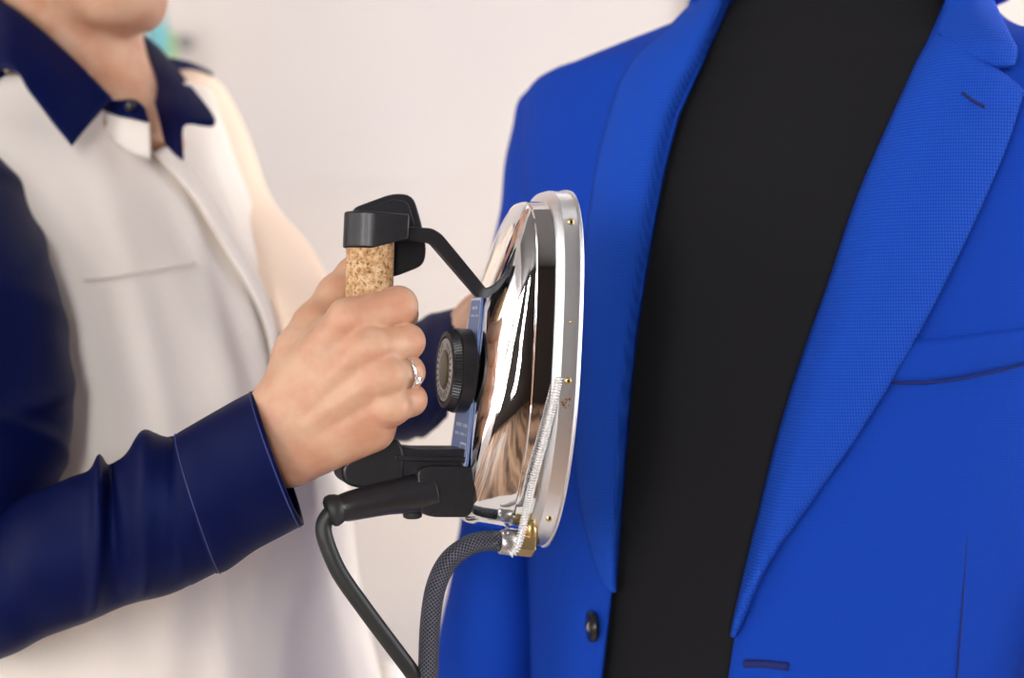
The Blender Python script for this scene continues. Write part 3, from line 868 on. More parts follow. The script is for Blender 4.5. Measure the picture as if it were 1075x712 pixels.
rc0[:, 0] = np.linspace(0, 1, len(rc0)); rc1[:, 0] = np.linspace(0, 1, len(rc1))
jpatch('collar', rc0, rc1, M_['jacket_lapel'], lambda u, v: 0.011 + 0.010 * math.sin(math.pi * min(1, u * .9 + .1)), 24, 12)
# collar stand round the back of the neck
rows = []
for z, off in ((1.500, 0.024), (1.512, 0.026), (1.53, 0.022), (1.545, 0.014), (1.550, 0.009)):
    rows.append([JT.pt(a, z, off) for a in np.linspace(math.radians(150), math.radians(390), 60)])
A_ = np.array(rows); cs = J(mk('collar_stand', A_.reshape(-1, 3), grid_faces(5, 60), M_['jacket'], jacket)); solidify(cs, 0.003, 0)

# thin line details laid on the jacket: seams, welt, button holes
def seam(name, pts, m, r, off, T=JT, root=None, rr_=J, n=6, onto=None):
    q = cr(pts, n); V, F = tube([T.ray(x, y, off) for x, y in q], r, 8); return rr_(mk(name, V, F, m, root or jacket))
wv = [(936, 357), (980, 356), (1030, 350), (1090, 343)]; wb = [(930, 400), (980, 399), (1030, 391), (1090, 377)]
pw = jpatch('breast_pocket_welt', curve(wv), curve(wb), M_['jacket'], lambda u, v: 0.0062 + 0.0022 * math.sin(math.pi * u) ** .5, 30, 6, 0.002)
seam('pocket_seam', [(930, 402), (980, 401), (1030, 393), (1090, 379)], M_['jacket_thread'], 0.0010, 0.0062)
seam('dart_seam', [(1018, 500), (1015, 560), (1010, 640), (1004, 720)], M_['jacket_thread'], 0.0007, 0.0050)
seam('lapel_buttonhole', [(1010, 97), (1022, 106), (1034, 112)], M_['jacket_thread'], 0.0012, 0.0215)
seam('front_buttonhole', [(781, 697), (800, 697), (828, 700)], M_['jacket_thread'], 0.0026, 0.0045)
# button on the viewer's left front edge, seen nearly edge-on
bp_ = JT.ray(623, 658, 0.0065)
fw = np.array([-.965, -.22, 0]); fw = fw / np.linalg.norm(fw)
V, F = tube([bp_ - fw * 0.001, bp_ + fw * 0.0005, bp_ + fw * 0.0028, bp_ + fw * 0.0033, bp_ + fw * 0.0026], [0.0100, 0.0108, 0.0105, 0.0085, 0.006], 28); bt = J(mk('button', V, F, M_['horn'], jacket))
o = mk('button_thread', *tube([bp_ + fw * 0.003 + np.array([0, 0, .003]), bp_ + fw * 0.0042, bp_ + fw * 0.003 - np.array([0, 0, .003])], 0.0009, 8), M_['grey'], bt)
# sleeves
def pair_loft(sec, depth, nseg=64, nper=8, disp=None, close=(True, True)):
    """sections: (xa,ya, xb,yb, Y): silhouette points either side, ellipse with depth semi-axis"""
    S = cr(sec, nper); rings = []
    for i, r in enumerate(S):
        A = P(r[0], r[1], r[4]); B = P(r[2], r[3], r[4]); c = (A + B) / 2; u = (A - B) / 2
        dv = r[5] if len(r) > 5 else depth * np.linalg.norm(u)
        ry = c - np.array([0, 0, CAMZ]); ry /= np.linalg.norm(ry); un = u / np.linalg.norm(u); ry = ry - un * (ry @ un); ry /= np.linalg.norm(ry)
        v = ry * dv
        ring = []
        for k in range(nseg):
            a = 2 * math.pi * k / nseg; d = disp(i / (len(S) - 1), a) if disp else 0
            nrm = math.cos(a) * un + math.sin(a) * ry
            ring.append(c + math.cos(a) * u + math.sin(a) * v + nrm * d)
        rings.append(ring)
    return loft(rings, *close)
SY = 1.150
sec = [(566, 90, 590, 92, SY + .0, .012), (552, 94, 600, 98, SY + .0, .04), (543, 112, 606, 116, SY, .050), (534, 150, 606, 150, SY, .058), (526, 205, 602, 205, SY, .058), (516, 270, 596, 272, SY, .056), (506, 350, 588, 352, SY, .055),
       (496, 450, 580, 452, SY, .054), (481, 560, 572, 565, SY - .01, .054), (465, 640, 568, 645, SY - .02, .052), (457, 712, 564, 716, SY - .02, .052), (450, 820, 560, 822, SY - .03, .05), (446, 1000, 532, 1000, SY - .04, .045)]
def dsl(s, a):
    return 0.0022 * noise.noise(Vector((math.cos(a) * 1.3, math.sin(a) * 1.3, s * 9))) + 0.0012 * math.sin(s * 50 + a * 2) * 0.5
V, F = pair_loft(sec, 1, 64, 8, dsl); J(mk('jacket_sleeve', V, F, M_['jacket'], jacket))
SR = JT.pt(0.0, 1.40, 0.0)
path = cr([SR + np.array([-.055, .01, .004]), SR + np.array([-.012, .005, -.035]), SR + np.array([.022, .0, -.13]), SR + np.array([.03, .01, -.28]), SR + np.array([.02, -.02, -.58])], 8)
V, F = tube(path, np.interp(np.linspace(0, 1, len(path)), [0, .06, .25, .5, 1], [0.020, .040, .058, .058, .048]), 48); J(mk('jacket_sleeve', V, F, M_['jacket'], jacket))

# =================================================================== WOMAN
YAW = math.radians(52)   # body faces right and a little toward the camera
F2 = np.array([math.sin(YAW), -math.cos(YAW), 0]); S2 = np.array([math.cos(YAW), math.sin(YAW), 0]); UP = np.array([0, 0, 1.0])
BT = [(1.475, -.352, .062, .062), (1.462, -.354, .085, .075), (1.445, -.356, .135, .088), (1.425, -.356, .162, .100), (1.39, -.355, .172, .112), (1.327, -.355, .172, .132), (1.279, -.350, .170, .142), (1.20, -.335, .172, .150), (1.134, -.322, .178, .156),
      (1.05, -.315, .185, .160), (.964, -.305, .19, .165), (.86, -.30, .20, .165)]
WT = Torso(BT, 1.205, YAW, 2.2)
WT.fit_right([(205, 60), (215, 80), (226, 105), (244, 158), (262, 210), (280, 260), (300, 320), (328, 400), (352, 470), (364, 520), (372, 600), (384, 660), (397, 712), (410, 800)])
woman = empty('person', (-0.34, 1.21, 0.0))
tag(woman, 'person in a cream blouse with navy collar and sleeves, gripping the iron', 'person')
def W(o): return rel(o, woman)

# ---- hand (fine) -------------------------------------------------------------
yf = YC - RC          # front of the cork
def hp_(px, py, dy): return P(px, py, yf + dy)
IDX = [(hp_(366, 336, -.020), .0120), (hp_(392, 328, -.0185), .0103), (hp_(418, 321, -.0100), .0106), (hp_(421, 330, .014), .0094), (hp_(406, 338, .034), .0085)]
MID = [(hp_(386, 366, -.024), .0114), (hp_(406, 363, -.0205), .0096), (hp_(427, 359, -.0105), .0099), (hp_(426, 362, .014), .0090), (hp_(408, 366, .034), .0083)]
RNG = [(hp_(401, 396, -.024), .0107), (hp_(412, 394, -.020), .0092), (hp_(428, 391, -.0105), .0093), (hp_(427, 393, .013), .0086), (hp_(408, 396, .033), .0080)]
PNK = [(hp_(408, 428, -.018), .0102), (hp_(417, 425, -.016), .0088), (hp_(431, 420, -.009), .0088), (hp_(428, 422, .012), .0080), (hp_(408, 425, .030), .0074)]
THB = [(hp_(304, 412, .002), .0165), (hp_(318, 372, .010), .0165), (hp_(331, 342, .018), .0130), (hp_(353, 308, .030), .0105), (hp_(372, 288, .0395), .0100), (hp_(393, 268, .0400), .0080)]
WR = hp_(297, 456, .006)
def hand_sdf(G):
    palm = None
    def add(d, k=0.006):
        nonlocal palm
        palm = d if palm is None else smin(palm, d, k)
    wri = [hp_(292, 434, -.001), hp_(289, 446, -.003), hp_(290, 462, -.003), hp_(298, 476, 0.0)]
    for (m, r), w in zip((IDX[0], MID[0], RNG[0], PNK[0]), wri):
        add(sd_cap(G, m, w, r, .0165))
    add(sd_cap(G, hp_(392, 452, -.006), hp_(312, 478, .004), .0125, .0160), .012)      # heel of the hand
    add(sd_cap(G, hp_(345, 380, -.006), hp_(300, 430, .004), .0150, .0170), .012)      # web
    add(sd_cap(G, hp_(352, 350, .000), hp_(322, 385, .008), .0120, .0150), .012)
    add(sd_ell(G, WR + np.array([0, 0, -.001]), (.022, .0190, .0262), None), .010)
    add(sd_cap(G, hp_(282, 452, .007), hp_(225, 492, .021), .0180, .0175), .010)
    add(sd_cap(G, hp_(284, 472, .007), hp_(230, 512, .021), .0175, .0175), .010)
    # thumb
    th = chain(G, THB, .006)
    palm = smin(palm, th, .007)
    # knuckle heads
    for c, r in ((IDX[0][0], .0118), (MID[0][0], .0116), (RNG[0][0], .0110), (PNK[0][0], .0104)):
        q = np.array(c) + [0.001, -.0042, .0008]
        palm = smin(palm, sd_cap(G, q, q + np.array([0.002, 0, 0]), r, r), .004)
    # tendons and veins
    for (a, b, r) in ((hp_(372, 372, -.031), hp_(318, 432, -.0195), .0030), (hp_(386, 402, -.0305), hp_(322, 446, -.0198), .0029), (hp_(352, 346, -.0265), hp_(312, 405, -.0165), .0026),
                      (hp_(396, 432, -.0250), hp_(330, 462, -.0150), .0022), (hp_(345, 440, -.020), hp_(305, 478, -.0145), .0018)):
        palm = smin(palm, sd_cap(G, a, b, r, r), .005)
    d = palm
    fs = [chain(G, f, .0045) for f in (IDX, MID, RNG, PNK)]
    for f, fd in zip((IDX, MID, RNG, PNK), fs):
        d = np.minimum(d, smin(palm, fd, .0028))
    return d
lo = P(215, 250, .86); 
V1, F1 = nets(hand_sdf, (lo[0], .775, P(0, 520, .85)[2]), (P(455, 0, .8)[0], .915, P(0, 250, .9)[2]), 0.00095)

# ---- the rest of the body (coarse) -----------------------------------------------
RS = np.array([-.452, 1.075, 1.392]); RE = P(-66, 640, .945)
LS = P(205, 140, 1.335); LE = P(342, 392, 1.215); LW = P(476, 384, 1.052)
HD = np.array([-.359, 1.170, 1.619])   # head centre
def hpnt(f, s, u): return HD + F2H * f + S2H * s + UP * u
HY = math.radians(55); F2H = np.array([math.sin(HY), -math.cos(HY), 0]); S2H = np.array([math.cos(HY), math.sin(HY), 0])
AX = [S2H, F2H, UP]
AXB = [S2, F2, UP]
def body_sdf(G):
    d = sd_ell(G, hpnt(-.008, 0, .018), (.074, .093, .098), AX)
    d = smin(d, sd_ell(G, hpnt(.020, 0, -.052), (.056, .066, .066), AX), .03)
    d = smin(d, sd_cap(G, hpnt(.074, 0, -.098), hpnt(.068, 0, -.080), .019, .022), .02)            # chin
    for s in (-1, 1):
        d = smin(d, sd_cap(G, hpnt(.060, s * .016, -.100), hpnt(-.010, s * .050, -.062), .020, .018), .022)   # jaw line
        d = smin(d, sd_cap(G, hpnt(.070, s * .034, -.012), hpnt(.060, s * .044, -.020), .016, .014), .02)  # cheek
    d = smin(d, sd_cap(G, hpnt(.090, 0, .012), hpnt(.112, 0, -.026), .008, .0105), .012)           # nose
    for s in (-1, 1):
        d = smin(d, sd_cap(G, hpnt(.098, s * .012, -.028), hpnt(.096, s * .010, -.027), .007, .006), .006)
        d = smin(d, sd_cap(G, hpnt(.078, s * .015, .026), hpnt(.072, s * .045, .024), .010, .008), .012)  # brow
        d = np.maximum(d, -sd_ell(G, hpnt(.094, s * .031, .004), (.013, .010, .007), AX))
        d = smin(d, sd_ell(G, hpnt(-.010, s * .074, -.005), (.006, .017, .030), AX), .008)         # ear
    nb = np.array([-.352, 1.200, 1.42])
    d = smin(d, sd_cap(G, nb, hpnt(-.022, 0, -.075), .058, .052), .018)
    # sternomastoid and trapezius
    for s in (-1, 1):
        d = smin(d, sd_cap(G, nb + F2 * .045 + S2 * s * .012, hpnt(-.02, s * .055, -.06), .012, .014), .014)
        d = smin(d, sd_cap(G, nb + S2 * s * .02 + UP * .01 - F2 * .02, nb + S2 * s * .12 - UP * .035 - F2 * .01, .040, .030), .03)
    d = smin(d, sd_ell(G, (-.350, 1.207, 1.30), (.135, .085, .135), AXB), .04)
    d = smin(d, sd_cap(G, nb + F2 * .015, np.array([-.353, 1.205, 1.35]) + F2 * .048, .060, .052), .02)
    d = smin(d, sd_ell(G, (-.335, 1.21, 1.12), (.125, .095, .17), AXB), .05)
    d = smin(d, sd_ell(G, (-.325, 1.21, .93), (.155, .11, .12), AXB), .05)
    zz_ = G[0, 0, :, 2]; cxz = np.interp(zz_, WT.zz, WT.cx); az = np.interp(zz_, WT.zz, WT.a); bz = np.interp(zz_, WT.zz, WT.b)
    qx = G[..., 0] - cxz; qy = G[..., 1] - WT.cy
    uu = np.abs(qx * WT.R[0] + qy * WT.R[1]) / az; vv = np.abs(qx * WT.F[0] + qy * WT.F[1]) / bz
    clip = ((uu ** WT.p + vv ** WT.p) ** (1 / WT.p) - 1) * np.minimum(az, bz) + .006
    clip = np.where((zz_ < 1.41) & (zz_ > .90), clip, -1.0).astype(np.float32)
    d = np.maximum(d, clip)
    for sh, el, wr in ((RS, RE, hp_(245, 498, .018)), (LS, LE, LW)):
        inn = sh + (np.array([-.35, 1.207, 1.37]) - sh) * 0.5
        d = smin(d, sd_cap(G, inn, sh, .042, .034), .025)
        d = smin(d, sd_cap(G, sh, el, .030, .026), .02)
        d = smin(d, sd_cap(G, el, wr, .026, .021), .015)
    # legs
    for s in (-1, 1):
        hip = np.array([-.325, 1.21, .88]) + S2 * s * .08; kn = hip + F2 * .02 - UP * .41 + S2 * s * .01; an = kn - UP * .40 - F2 * .02
        d = smin(d, sd_cap(G, hip, kn, .075, .05), .03); d = smin(d, sd_cap(G, kn, an, .048, .032), .02)
    return d
V2, F2q = nets(body_sdf, (-.66, .86, .02), (.02, 1.46, 1.76), 0.0065)
# ---- left hand, flat against the jacket behind the iron
LH = [P(474, 378, 1.045), P(500, 365, 1.025), P(540, 352, 1.020)]
def lhand_sdf(G):
    d = sd_cap(G, P(490, 378, 1.045), P(500, 364, 1.036), .021, .023)
    palm = smin(d, sd_ell(G, P(514, 352, 1.035), (.030, .016, .034)), .015)
    out = palm
    for k, (dz, ln) in enumerate(((-.026, 1.0), (-.006, 1.12), (.014, 1.05), (.031, .85))):
        b = P(520, 352, 1.033) + np.array([0, 0, -dz]); m = b + np.array([.026 * ln, .004, -dz * .12]); t = m + np.array([.024 * ln, .012, -dz * .05])
        f = chain(G, [(b, .0092), (m, .0082), (t, .0070)], .003)
        out = np.minimum(out, smin(palm, f, .006))
    th = chain(G, [(P(498, 347, 1.02), .013), (P(506, 324, 1.015), .0100), (P(520, 305, 1.02), .008)], .004)
    out = np.minimum(out, smin(palm, th, .010))
    return out
V3, F3 = nets(lhand_sdf, (-.07, .97, 1.16), (.06, 1.09, 1.33), 0.0016)
V, F = merge([(V2, F2q), (V1, F1), (V3, F3)])
bd = W(mk('body', V, F, M_['skin'], woman)); 
smm = bd.modifiers.new('smooth', 'SMOOTH'); smm.factor = 0.5; smm.iterations = 1
# face details
for s in (-1, 1):
    e_ = hpnt(.0785, s * .031, .004); a_, b_ = np.linspace(0, 2 * math.pi, 16, endpoint=False), np.linspace(0, math.pi, 10)
    V, F = loft([[e_ + .0115 * (math.cos(bb) * F2H + math.sin(bb) * (math.cos(q) * S2H + math.sin(q) * UP)) for q in a_] for bb in b_[:-1]]); ey = W(mk('eye', V, F, M_['eye'], woman))
    c0 = e_ + F2H * .0108
    V, F = tube([c0, c0 + F2H * .001], [.0055, .0045], 16); o = mk('iris', V, F, M_['iris'], ey)
    V, F = tube(cr([hpnt(.094, s * .016, .026), hpnt(.092, s * .032, .032), hpnt(.082, s * .048, .026)], 5), .0025, 8); W(mk('eyebrow', V, F, M_['hair'], woman))
for dz, r in ((-.0535, .0048), (-.0610, .0056)):
    q = cr([hpnt(.080, -.024, -.057), hpnt(.0885, -.012, dz), hpnt(.0915, 0, dz), hpnt(.0885, .012, dz), hpnt(.080, .024, -.057)], 6)
    V, F = tube(q, np.interp(np.linspace(0, 1, len(q)), [0, .5, 1], [.0015, r, .0015]), 14); W(mk('lip', V, F, M_['lips'], woman))
def hair_sdf(G):
    d = sd_ell(G, hpnt(-.014, 0, .026), (.084, .100, .104), AX)
    face = sd_ell(G, hpnt(.085, 0, -.03), (.070, .080, .100), AX)
    d = np.maximum(d, -face); d = np.maximum(d, (HD[2] - .035) - G[..., 2])
    return smin(d, sd_ell(G, hpnt(-.125, 0, .03), (.040, .035, .038), AX), .012)
V, F = nets(hair_sdf, (-.56, .98, 1.55), (-.2, 1.38, 1.77), 0.005); W(mk('hair', V, F, M_['hair'], woman))
# trousers, shoes
def leg_sdf(G):
    d = sd_ell(G, (-.325, 1.21, .90), (.168, .125, .13), AXB)
    for s in (-1, 1):
        hip = np.array([-.325, 1.21, .86]) + S2 * s * .085; kn = hip + F2 * .02 - UP * .40 + S2 * s * .01; an = kn - UP * .38 - F2 * .02
        d = smin(d, sd_cap(G, hip, kn, .088, .065), .03); d = smin(d, sd_cap(G, kn, an, .064, .055), .02)
    return np.maximum(d, .06 - G[..., 2])
V, F = nets(leg_sdf, (-.62, .9, .04), (-.02, 1.5, 1.06), 0.009); W(mk('trousers', V, F, M_['trousers'], woman))
for s in (-1, 1):
    an = np.array([-.325, 1.21, 0]) + S2 * s * .10
    def shoe(G, an=an):
        d = sd_cap(G, an + UP * .035 - F2 * .04, an + UP * .028 + F2 * .13, .036, .030)
        d = smin(d, sd_cap(G, an + UP * .05, an + UP * .09, .036, .036), .02)
        return np.maximum(d, .001 - G[..., 2])
    V, F = nets(shoe, an - [.22, .22, .006], an + [.22, .22, .15], 0.006); W(mk('shoe', V, F, M_['shoe'], woman))

# ---- blouse body
rows = []
zsb = list(np.linspace(0.90, 1.36, 70)) + list(np.linspace(1.3625, 1.462, 60))
for z in zsb:
    row = []
    for th in np.linspace(0, 2 * math.pi, 144, endpoint=False):
        f = math.sin(th)         # 1 at the front
        off = 0.004
        k = min(1, max(0, (1.44 - z) / .1))
        off += k * (0.006 * noise.noise(Vector((math.cos(th) * 2.0 + 3, math.sin(th) * 2.0, z * 3.5))) + 0.0035 * noise.noise(Vector((th * 4, 2.0, z * 6 - th * 3))))
        # long soft diagonal folds falling from the collar
        ph = th - math.radians(90)
        for a0, sl, amp, wd in ((0.10, 1.2, .005, .05), (0.34, 1.7, .006, .07), (0.62, 2.2, .005, .09), (-0.25, .8, .004, .08)):
            c = a0 + sl * (z - 1.30)
            off += k * amp * math.exp(-((ph + c) / wd) ** 2)
        row.append(WT.pt(th, z, off))
    rows.append(row)
NP_ = [(-60, -60), (12, 0), (45, 34), (80, 66), (118, 104), (134, 122), (157, 148), (160, 163), (197, 182), (184, 150), (182, 124), (214, 120), (196, 90), (172, 58), (158, 30), (120, -80)]
def inpoly(x, y, pl):
    c = False; n = len(pl)
    for i in range(n):
        x1, y1 = pl[i]; x2, y2 = pl[i - 1]
        if (y1 > y) != (y2 > y) and x < (x2 - x1) * (y - y1) / (y2 - y1) + x1: c = not c
    return c
A_ = np.array(rows); AV = A_.reshape(-1, 3); FF = []
for f in grid_faces(len(rows), 144, True):
    c = AV[list(f)].mean(0)
    if c[1] < 1.27 and inpoly(*proj(c), NP_): continue
    FF.append(f)
o = W(mk('blouse_body', AV, FF, M_['cream'], woman)); solidify(o, .0015, -1)

# patches with explicit depth: rows of (px,py,Y)
def dpatch(name, rows, m, thick=.0022, nu=8, nv=6, puff=0.0, root=None):
    A = np.array(rows, float)             # (r, c, 3)
    A = cr(A, nv); B = cr(np.transpose(A, (1, 0, 2)), nu); A = np.transpose(B, (1, 0, 2))
    r, c = A.shape[:2]; V = []
    for i in range(r):
        for j in range(c):
            b = puff * math.sin(math.pi * i / (r - 1)) * math.sin(math.pi * j / (c - 1))
            V.append(P(A[i, j, 0], A[i, j, 1], A[i, j, 2] - b))
    o = W(mk(name, V, grid_faces(r, c), m, root or woman)); solidify(o, thick, 0); return o
# near collar leaf: inner fold row (neck side) -> outer edge row
dpatch('collar_leaf', [[(-28, -22, 1.19), (-12, -8, 1.150), (12, 8, 1.120), (45, 34, 1.110), (80, 66, 1.105), (118, 104, 1.10)],
                       [(-55, 20, 1.19), (-30, 34, 1.135), (6, 46, 1.098), (38, 66, 1.090), (66, 92, 1.085), (96, 128, 1.085)],
                       [(-75, 62, 1.19), (-38, 72, 1.115), (14, 74, 1.078), (34, 100, 1.072), (54, 126, 1.068), (76, 153, 1.070)]], M_['navy'], .003, puff=.004)
# far collar leaf
dpatch('collar_leaf', [[(146, 36, 1.25), (150, 62, 1.22), (158, 92, 1.185), (166, 118, 1.155), (174, 152, 1.135)],
                       [(156, 42, 1.25), (170, 70, 1.20), (186, 96, 1.165), (184, 120, 1.14), (184, 162, 1.125)],
                       [(166, 50, 1.25), (194, 84, 1.19), (226, 129, 1.145), (193, 131, 1.130), (191, 168, 1.115)]], M_['navy'], .003)
# back of the collar round the neck
dpatch('collar_back', [[(-28, -22, 1.19), (-22, -40, 1.25), (45, -48, 1.30), (120, -12, 1.31), (146, 36, 1.25)],
                       [(-52, 18, 1.19), (-48, -2, 1.27), (32, -14, 1.335), (122, 12, 1.34), (152, 44, 1.255)],
                       [(-75, 62, 1.19), (-70, 34, 1.285), (20, 18, 1.36), (122, 34, 1.355), (158, 52, 1.26)]], M_['navy'], .003)
# collar stand with its button
cst = dpatch('collar_stand', [[(104, 98, 1.125), (122, 106, 1.112), (140, 105, 1.108), (152, 114, 1.110)],
                        [(104, 114, 1.120), (122, 121, 1.106), (140, 124, 1.102), (156, 128, 1.106)]], M_['navy'], .0028)
q = P(136, 111, 1.1005); V, F = tube([q + np.array([0, .001, 0]), q, q + np.array([-.0003, -.0022, 0])], [.0045, .0045, .0035], 18); bt2 = W(mk('collar_button', V, F, M_['horn'], woman))
V, F = tube([q + np.array([-.0005, -.003, .0016]), q + np.array([0.0005, -.003, -.0016])], .0006, 6); o = mk('button_thread', V, F, M_['grey'], bt2)
dpatch('inner_placket', [[(108, 118, 1.118), (130, 122, 1.110), (157, 128, 1.112)], [(112, 130, 1.116), (136, 146, 1.114), (158, 160, 1.116)], [(108, 136, 1.114), (132, 156, 1.113), (158, 167, 1.116)]], M_['porcelain'] if False else M_['cream'], .0015)
# placket running down the front
pl0 = curve([(160, 160), (196, 198), (232, 254), (262, 306), (280, 350), (292, 420)]); pl1 = curve([(186, 150), (204, 178), (236, 228), (266, 280), (288, 330), (306, 400)])
jpatch('front_placket', pl0, pl1, M_['cream'], lambda u, v: 0.011 + .003 * math.sin(math.pi * u), 40, 8, .002, T=WT, root=woman, rr_=W)
# welt line of the blouse chest pocket
seam('pocket_seam', [(88, 293), (120, 290), (160, 283), (205, 276)], M_['cream'], .0011, .0105, T=WT, root=woman, rr_=W)
# navy back yoke peeking over both shoulders
dpatch('back_yoke', [[(-60, 40, 1.15), (-30, 62, 1.11), (6, 76, 1.10)], [(-60, 110, 1.12), (-35, 110, 1.09), (-6, 92, 1.085)]], M_['navy'], .003)
dpatch('back_yoke', [[(178, 62, 1.29), (198, 66, 1.31), (222, 77, 1.335)], [(182, 70, 1.285), (200, 76, 1.305), (222, 82, 1.33)]], M_['navy'], .004)

# ---- near sleeve: upper arm, forearm and cuff
def dup_(s, a):
    f = 0
    for s0, k, amp, w in ((.30, .05, .006, .020), (.42, -.06, .008, .022), (.52, .05, .008, .020), (.63, -.05, .010, .022), (.74, .06, .008, .018), (.84, -.03, .008, .018)):
        f += amp * math.exp(-((s - s0 - k * math.sin(a)) / w) ** 2) * (0.6 + 0.4 * math.cos(a - 3.4 + s0 * 6))
    return f + .003 * noise.noise(Vector((math.cos(a), math.sin(a), s * 8)))
sec = [(-98, 84, -80, 84, 1.085, .020), (-122, 100, -52, 104, 1.08, .050), (-132, 128, -22, 138, 1.07, .064), (-138, 168, 6, 182, 1.055, .068), (-128, 240, 38, 250, 1.025, .066), (-132, 310, 60, 312, 1.01, .066), (-136, 385, 72, 390, .995, .065), (-140, 450, 70, 452, .98, .064), (-146, 520, 56, 515, .965, .062), (-140, 600, 30, 585, .95, .058), (-120, 660, -10, 630, .94, .050)]
V, F = pair_loft(sec, 1, 96, 12, dup_)
def dfo(s, a):
    # a: 0 = top silhouette, 3pi/2 = camera side
    f = 0
    cam = a - 1.5 * math.pi
    for s0, k, amp, w in ((.16, .05, .003, .05), (.36, -.06, -.003, .04), (.60, .05, .010, .022), (.655, .03, -.004, .022), (.80, .07, .010, .045), (.90, .08, -.003, .02)):
        f += amp * math.exp(-((s - s0 - k * math.sin(cam * .8)) / w) ** 2) * max(0, math.cos((a - 5.6) * .75)) ** 1.0
    return f + .0025 * noise.noise(Vector((math.cos(a) * 1.2, math.sin(a) * 1.2, s * 7))) * (1 if s < .9 else .4)
sec = [(-150, 560, -120, 700, .95, .045), (-90, 545, -70, 712, .945, .058), (-40, 546, -20, 700, .935, .060), (0, 536, 12, 684, .925, .058), (35, 516, 48, 668, .915, .056), (72, 503, 95, 650, .905, .054), (112, 490, 135, 636, .895, .052), (126, 480, 160, 628, .888, .050), (160, 462, 196, 617, .875, .048), (190, 456, 236, 597, .862, .041)]
V2_, F2_ = pair_loft(sec, 1, 96, 12, dfo)
V, F = merge([(V, F), (V2_, F2_)])
slv = W(mk('sleeve', V, F, M_['navy'], woman))
sec = [(182, 458, 228, 602, .866, .044), (190, 452.5, 240, 598, .862, .045), (215, 438, 268, 578, .855, .043), (245, 421, 296, 563, .847, .045), (266, 410, 319, 551, .840, .044)]
S_ = cr(sec, 6); rings = []
def cuff_ring(r, sh):
    A = P(r[0], r[1], r[4]); B = P(r[2], r[3], r[4]); c = (A + B) / 2; u = (A - B) / 2; un = u / np.linalg.norm(u); ln = np.linalg.norm(u)
    ry = c - np.array([0, 0, CAMZ]); ry /= np.linalg.norm(ry); ry = ry + np.array([.10, 0, -.10]); ry = ry - un * (ry @ un); ry /= np.linalg.norm(ry)
    return [c + math.cos(a) * un * (ln - sh) + math.sin(a) * ry * (r[5] - sh) for a in np.linspace(0, 2 * math.pi, 96, endpoint=False)]
for r in S_: rings.append(cuff_ring(r, 0))
rings.append(cuff_ring(S_[-1], .0008))
for r in S_[::-1][:22]: rings.append(cuff_ring(r, .0028))
V, F = loft(rings, False, False); cf = mk('cuff', V, F, M_['navy'], slv)
# stitch lines of the cuff
def cuff_line(k, sh, name):
    r = S_[k]; pts = cuff_ring(r, sh); pts = pts + [pts[0]]
    V, F = tube(pts, .00035, 6, caps=False); o = mk(name, V, F, M_['navy_thread'], cf)
cuff_line(2, -.0004, 'cuff_stitching'); cuff_line(len(S_) - 2, -.0002, 'cuff_stitching')
# sleeve seam low on the upper arm
pts = []
for k in range(30):
    x = -60 + k * 4.4; y = 497 - (x + 60) * .22
    pts.append((x, y))
# ---- far sleeve: peach upper part, navy forearm and cuff
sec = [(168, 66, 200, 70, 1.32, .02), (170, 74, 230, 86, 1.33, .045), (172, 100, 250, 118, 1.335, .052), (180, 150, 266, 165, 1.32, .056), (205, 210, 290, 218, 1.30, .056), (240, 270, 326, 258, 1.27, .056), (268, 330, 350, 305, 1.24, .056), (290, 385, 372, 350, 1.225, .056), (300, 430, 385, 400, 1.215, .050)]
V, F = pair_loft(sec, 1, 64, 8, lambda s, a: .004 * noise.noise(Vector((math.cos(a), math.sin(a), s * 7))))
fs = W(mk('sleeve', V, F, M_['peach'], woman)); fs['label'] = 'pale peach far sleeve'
sec = [(318, 372, 330, 470, 1.22, .045), (350, 358, 362, 472, 1.19, .046), (385, 352, 396, 466, 1.15, .044), (420, 343, 424, 463, 1.11, .042), (448, 332, 446, 459, 1.075, .041), (479, 323, 470, 438, 1.045, .040)]
V, F = pair_loft(sec, 1, 64, 8, lambda s, a: .003 * noise.noise(Vector((math.cos(a), math.sin(a), s * 9))), (True, True))
fc = mk('sleeve_lower', V, F, M_['navy'], fs); fc['label'] = 'navy lower part of the far sleeve'

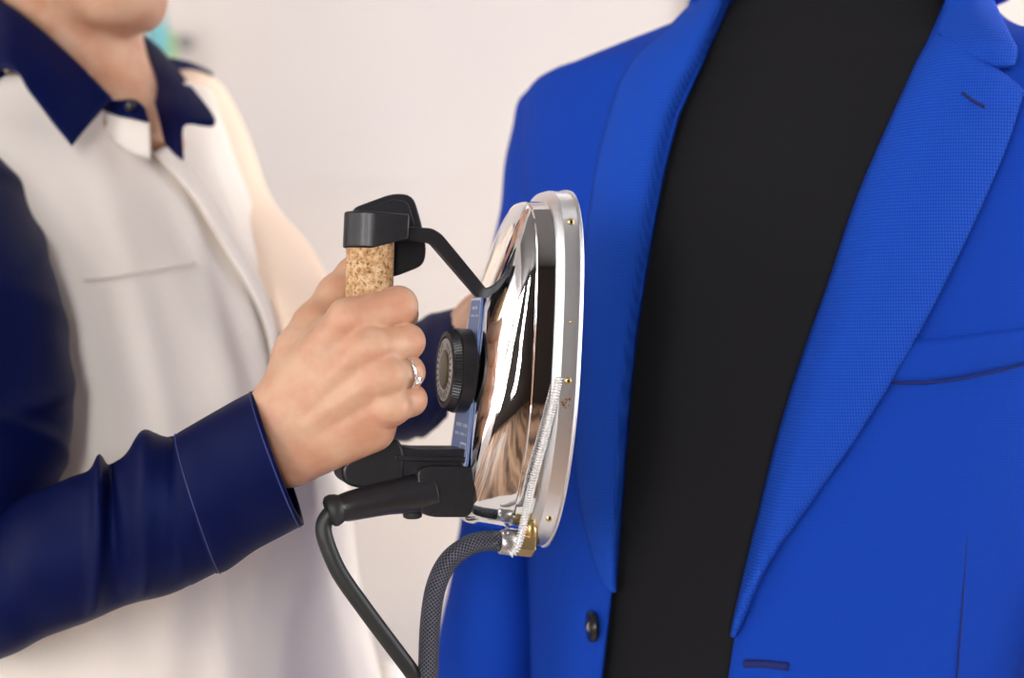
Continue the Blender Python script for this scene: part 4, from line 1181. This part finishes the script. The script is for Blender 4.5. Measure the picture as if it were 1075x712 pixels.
# ---- ring on the third finger
ra, rb = np.array(RNG[1][0]), np.array(RNG[2][0]); ax = (rb - ra) / np.linalg.norm(rb - ra)
rc = ra + (rb - ra) * 0.62
ring = empty('ring', rc)
u = np.cross(ax, [0, 0, 1]); u /= np.linalg.norm(u); v = np.cross(ax, u)
def ringpts(r): return [r * (math.cos(t) * u + math.sin(t) * v) for t in np.linspace(0, 2 * math.pi, 49)]
V, F = tube([q * 1 + ax * 0.0 for q in ringpts(.0108)], .0008, 10, caps=False); mk('band', V, F, M_['silver'], ring)
dd = P(435, 401, RNG[2][0][1]) - rc
toward = np.array([0.75, -.60, -.30]); toward -= ax * (toward @ ax) * 0.5; toward /= np.linalg.norm(toward)
c0 = toward * .0118
V, F = tube([c0 - toward * .0008, c0 + toward * .0010, c0 + toward * .0022, c0 + toward * .0026], [.0008, .0021, .0019, .0012], 8); mk('stone', V, F, M_['diamond'], ring, False)
q1 = np.cross(toward, ax); q1 /= np.linalg.norm(q1)
for k in range(4):
    a = math.pi / 4 + k * math.pi / 2; dq = (math.cos(a) * q1 + math.sin(a) * np.cross(q1, toward))
    V, F = tube([c0 - toward * .001 + dq * .0007, c0 + toward * .0024 + dq * .0021], [.0004, .0003], 6); mk('prong', V, F, M_['silver'], ring)
tag(ring, 'thin silver ring with a clear stone on the third finger gripping the cork handle', 'ring')

# =================================================================== LIGHT, CAMERA
w = bpy.data.worlds.new('world'); SC.world = w; w.use_nodes = True
w.node_tree.nodes['Background'].inputs[0].default_value = (1, .97, .94, 1); w.node_tree.nodes['Background'].inputs[1].default_value = 0.3
cd = bpy.data.cameras.new('camera'); cam = bpy.data.objects.new('camera', cd); COL.objects.link(cam)
cam.location = (0, 0, CAMZ); cam.rotation_euler = (math.radians(90), 0, 0)
cd.lens = 50; cd.sensor_width = 36; cd.clip_start = 0.02
cd.dof.use_dof = True; cd.dof.focus_distance = 0.835; cd.dof.aperture_fstop = 4.0
SC.camera = cam
SC.view_settings.view_transform = 'Standard'; SC.view_settings.look = 'None'; SC.view_settings.gamma = 1
SC.view_settings.exposure = -0.86
SC.view_settings.use_curve_mapping = False
SC.cycles.use_denoising = True
SC.cycles.max_bounces = 8
SC.cycles.caustics_reflective = False
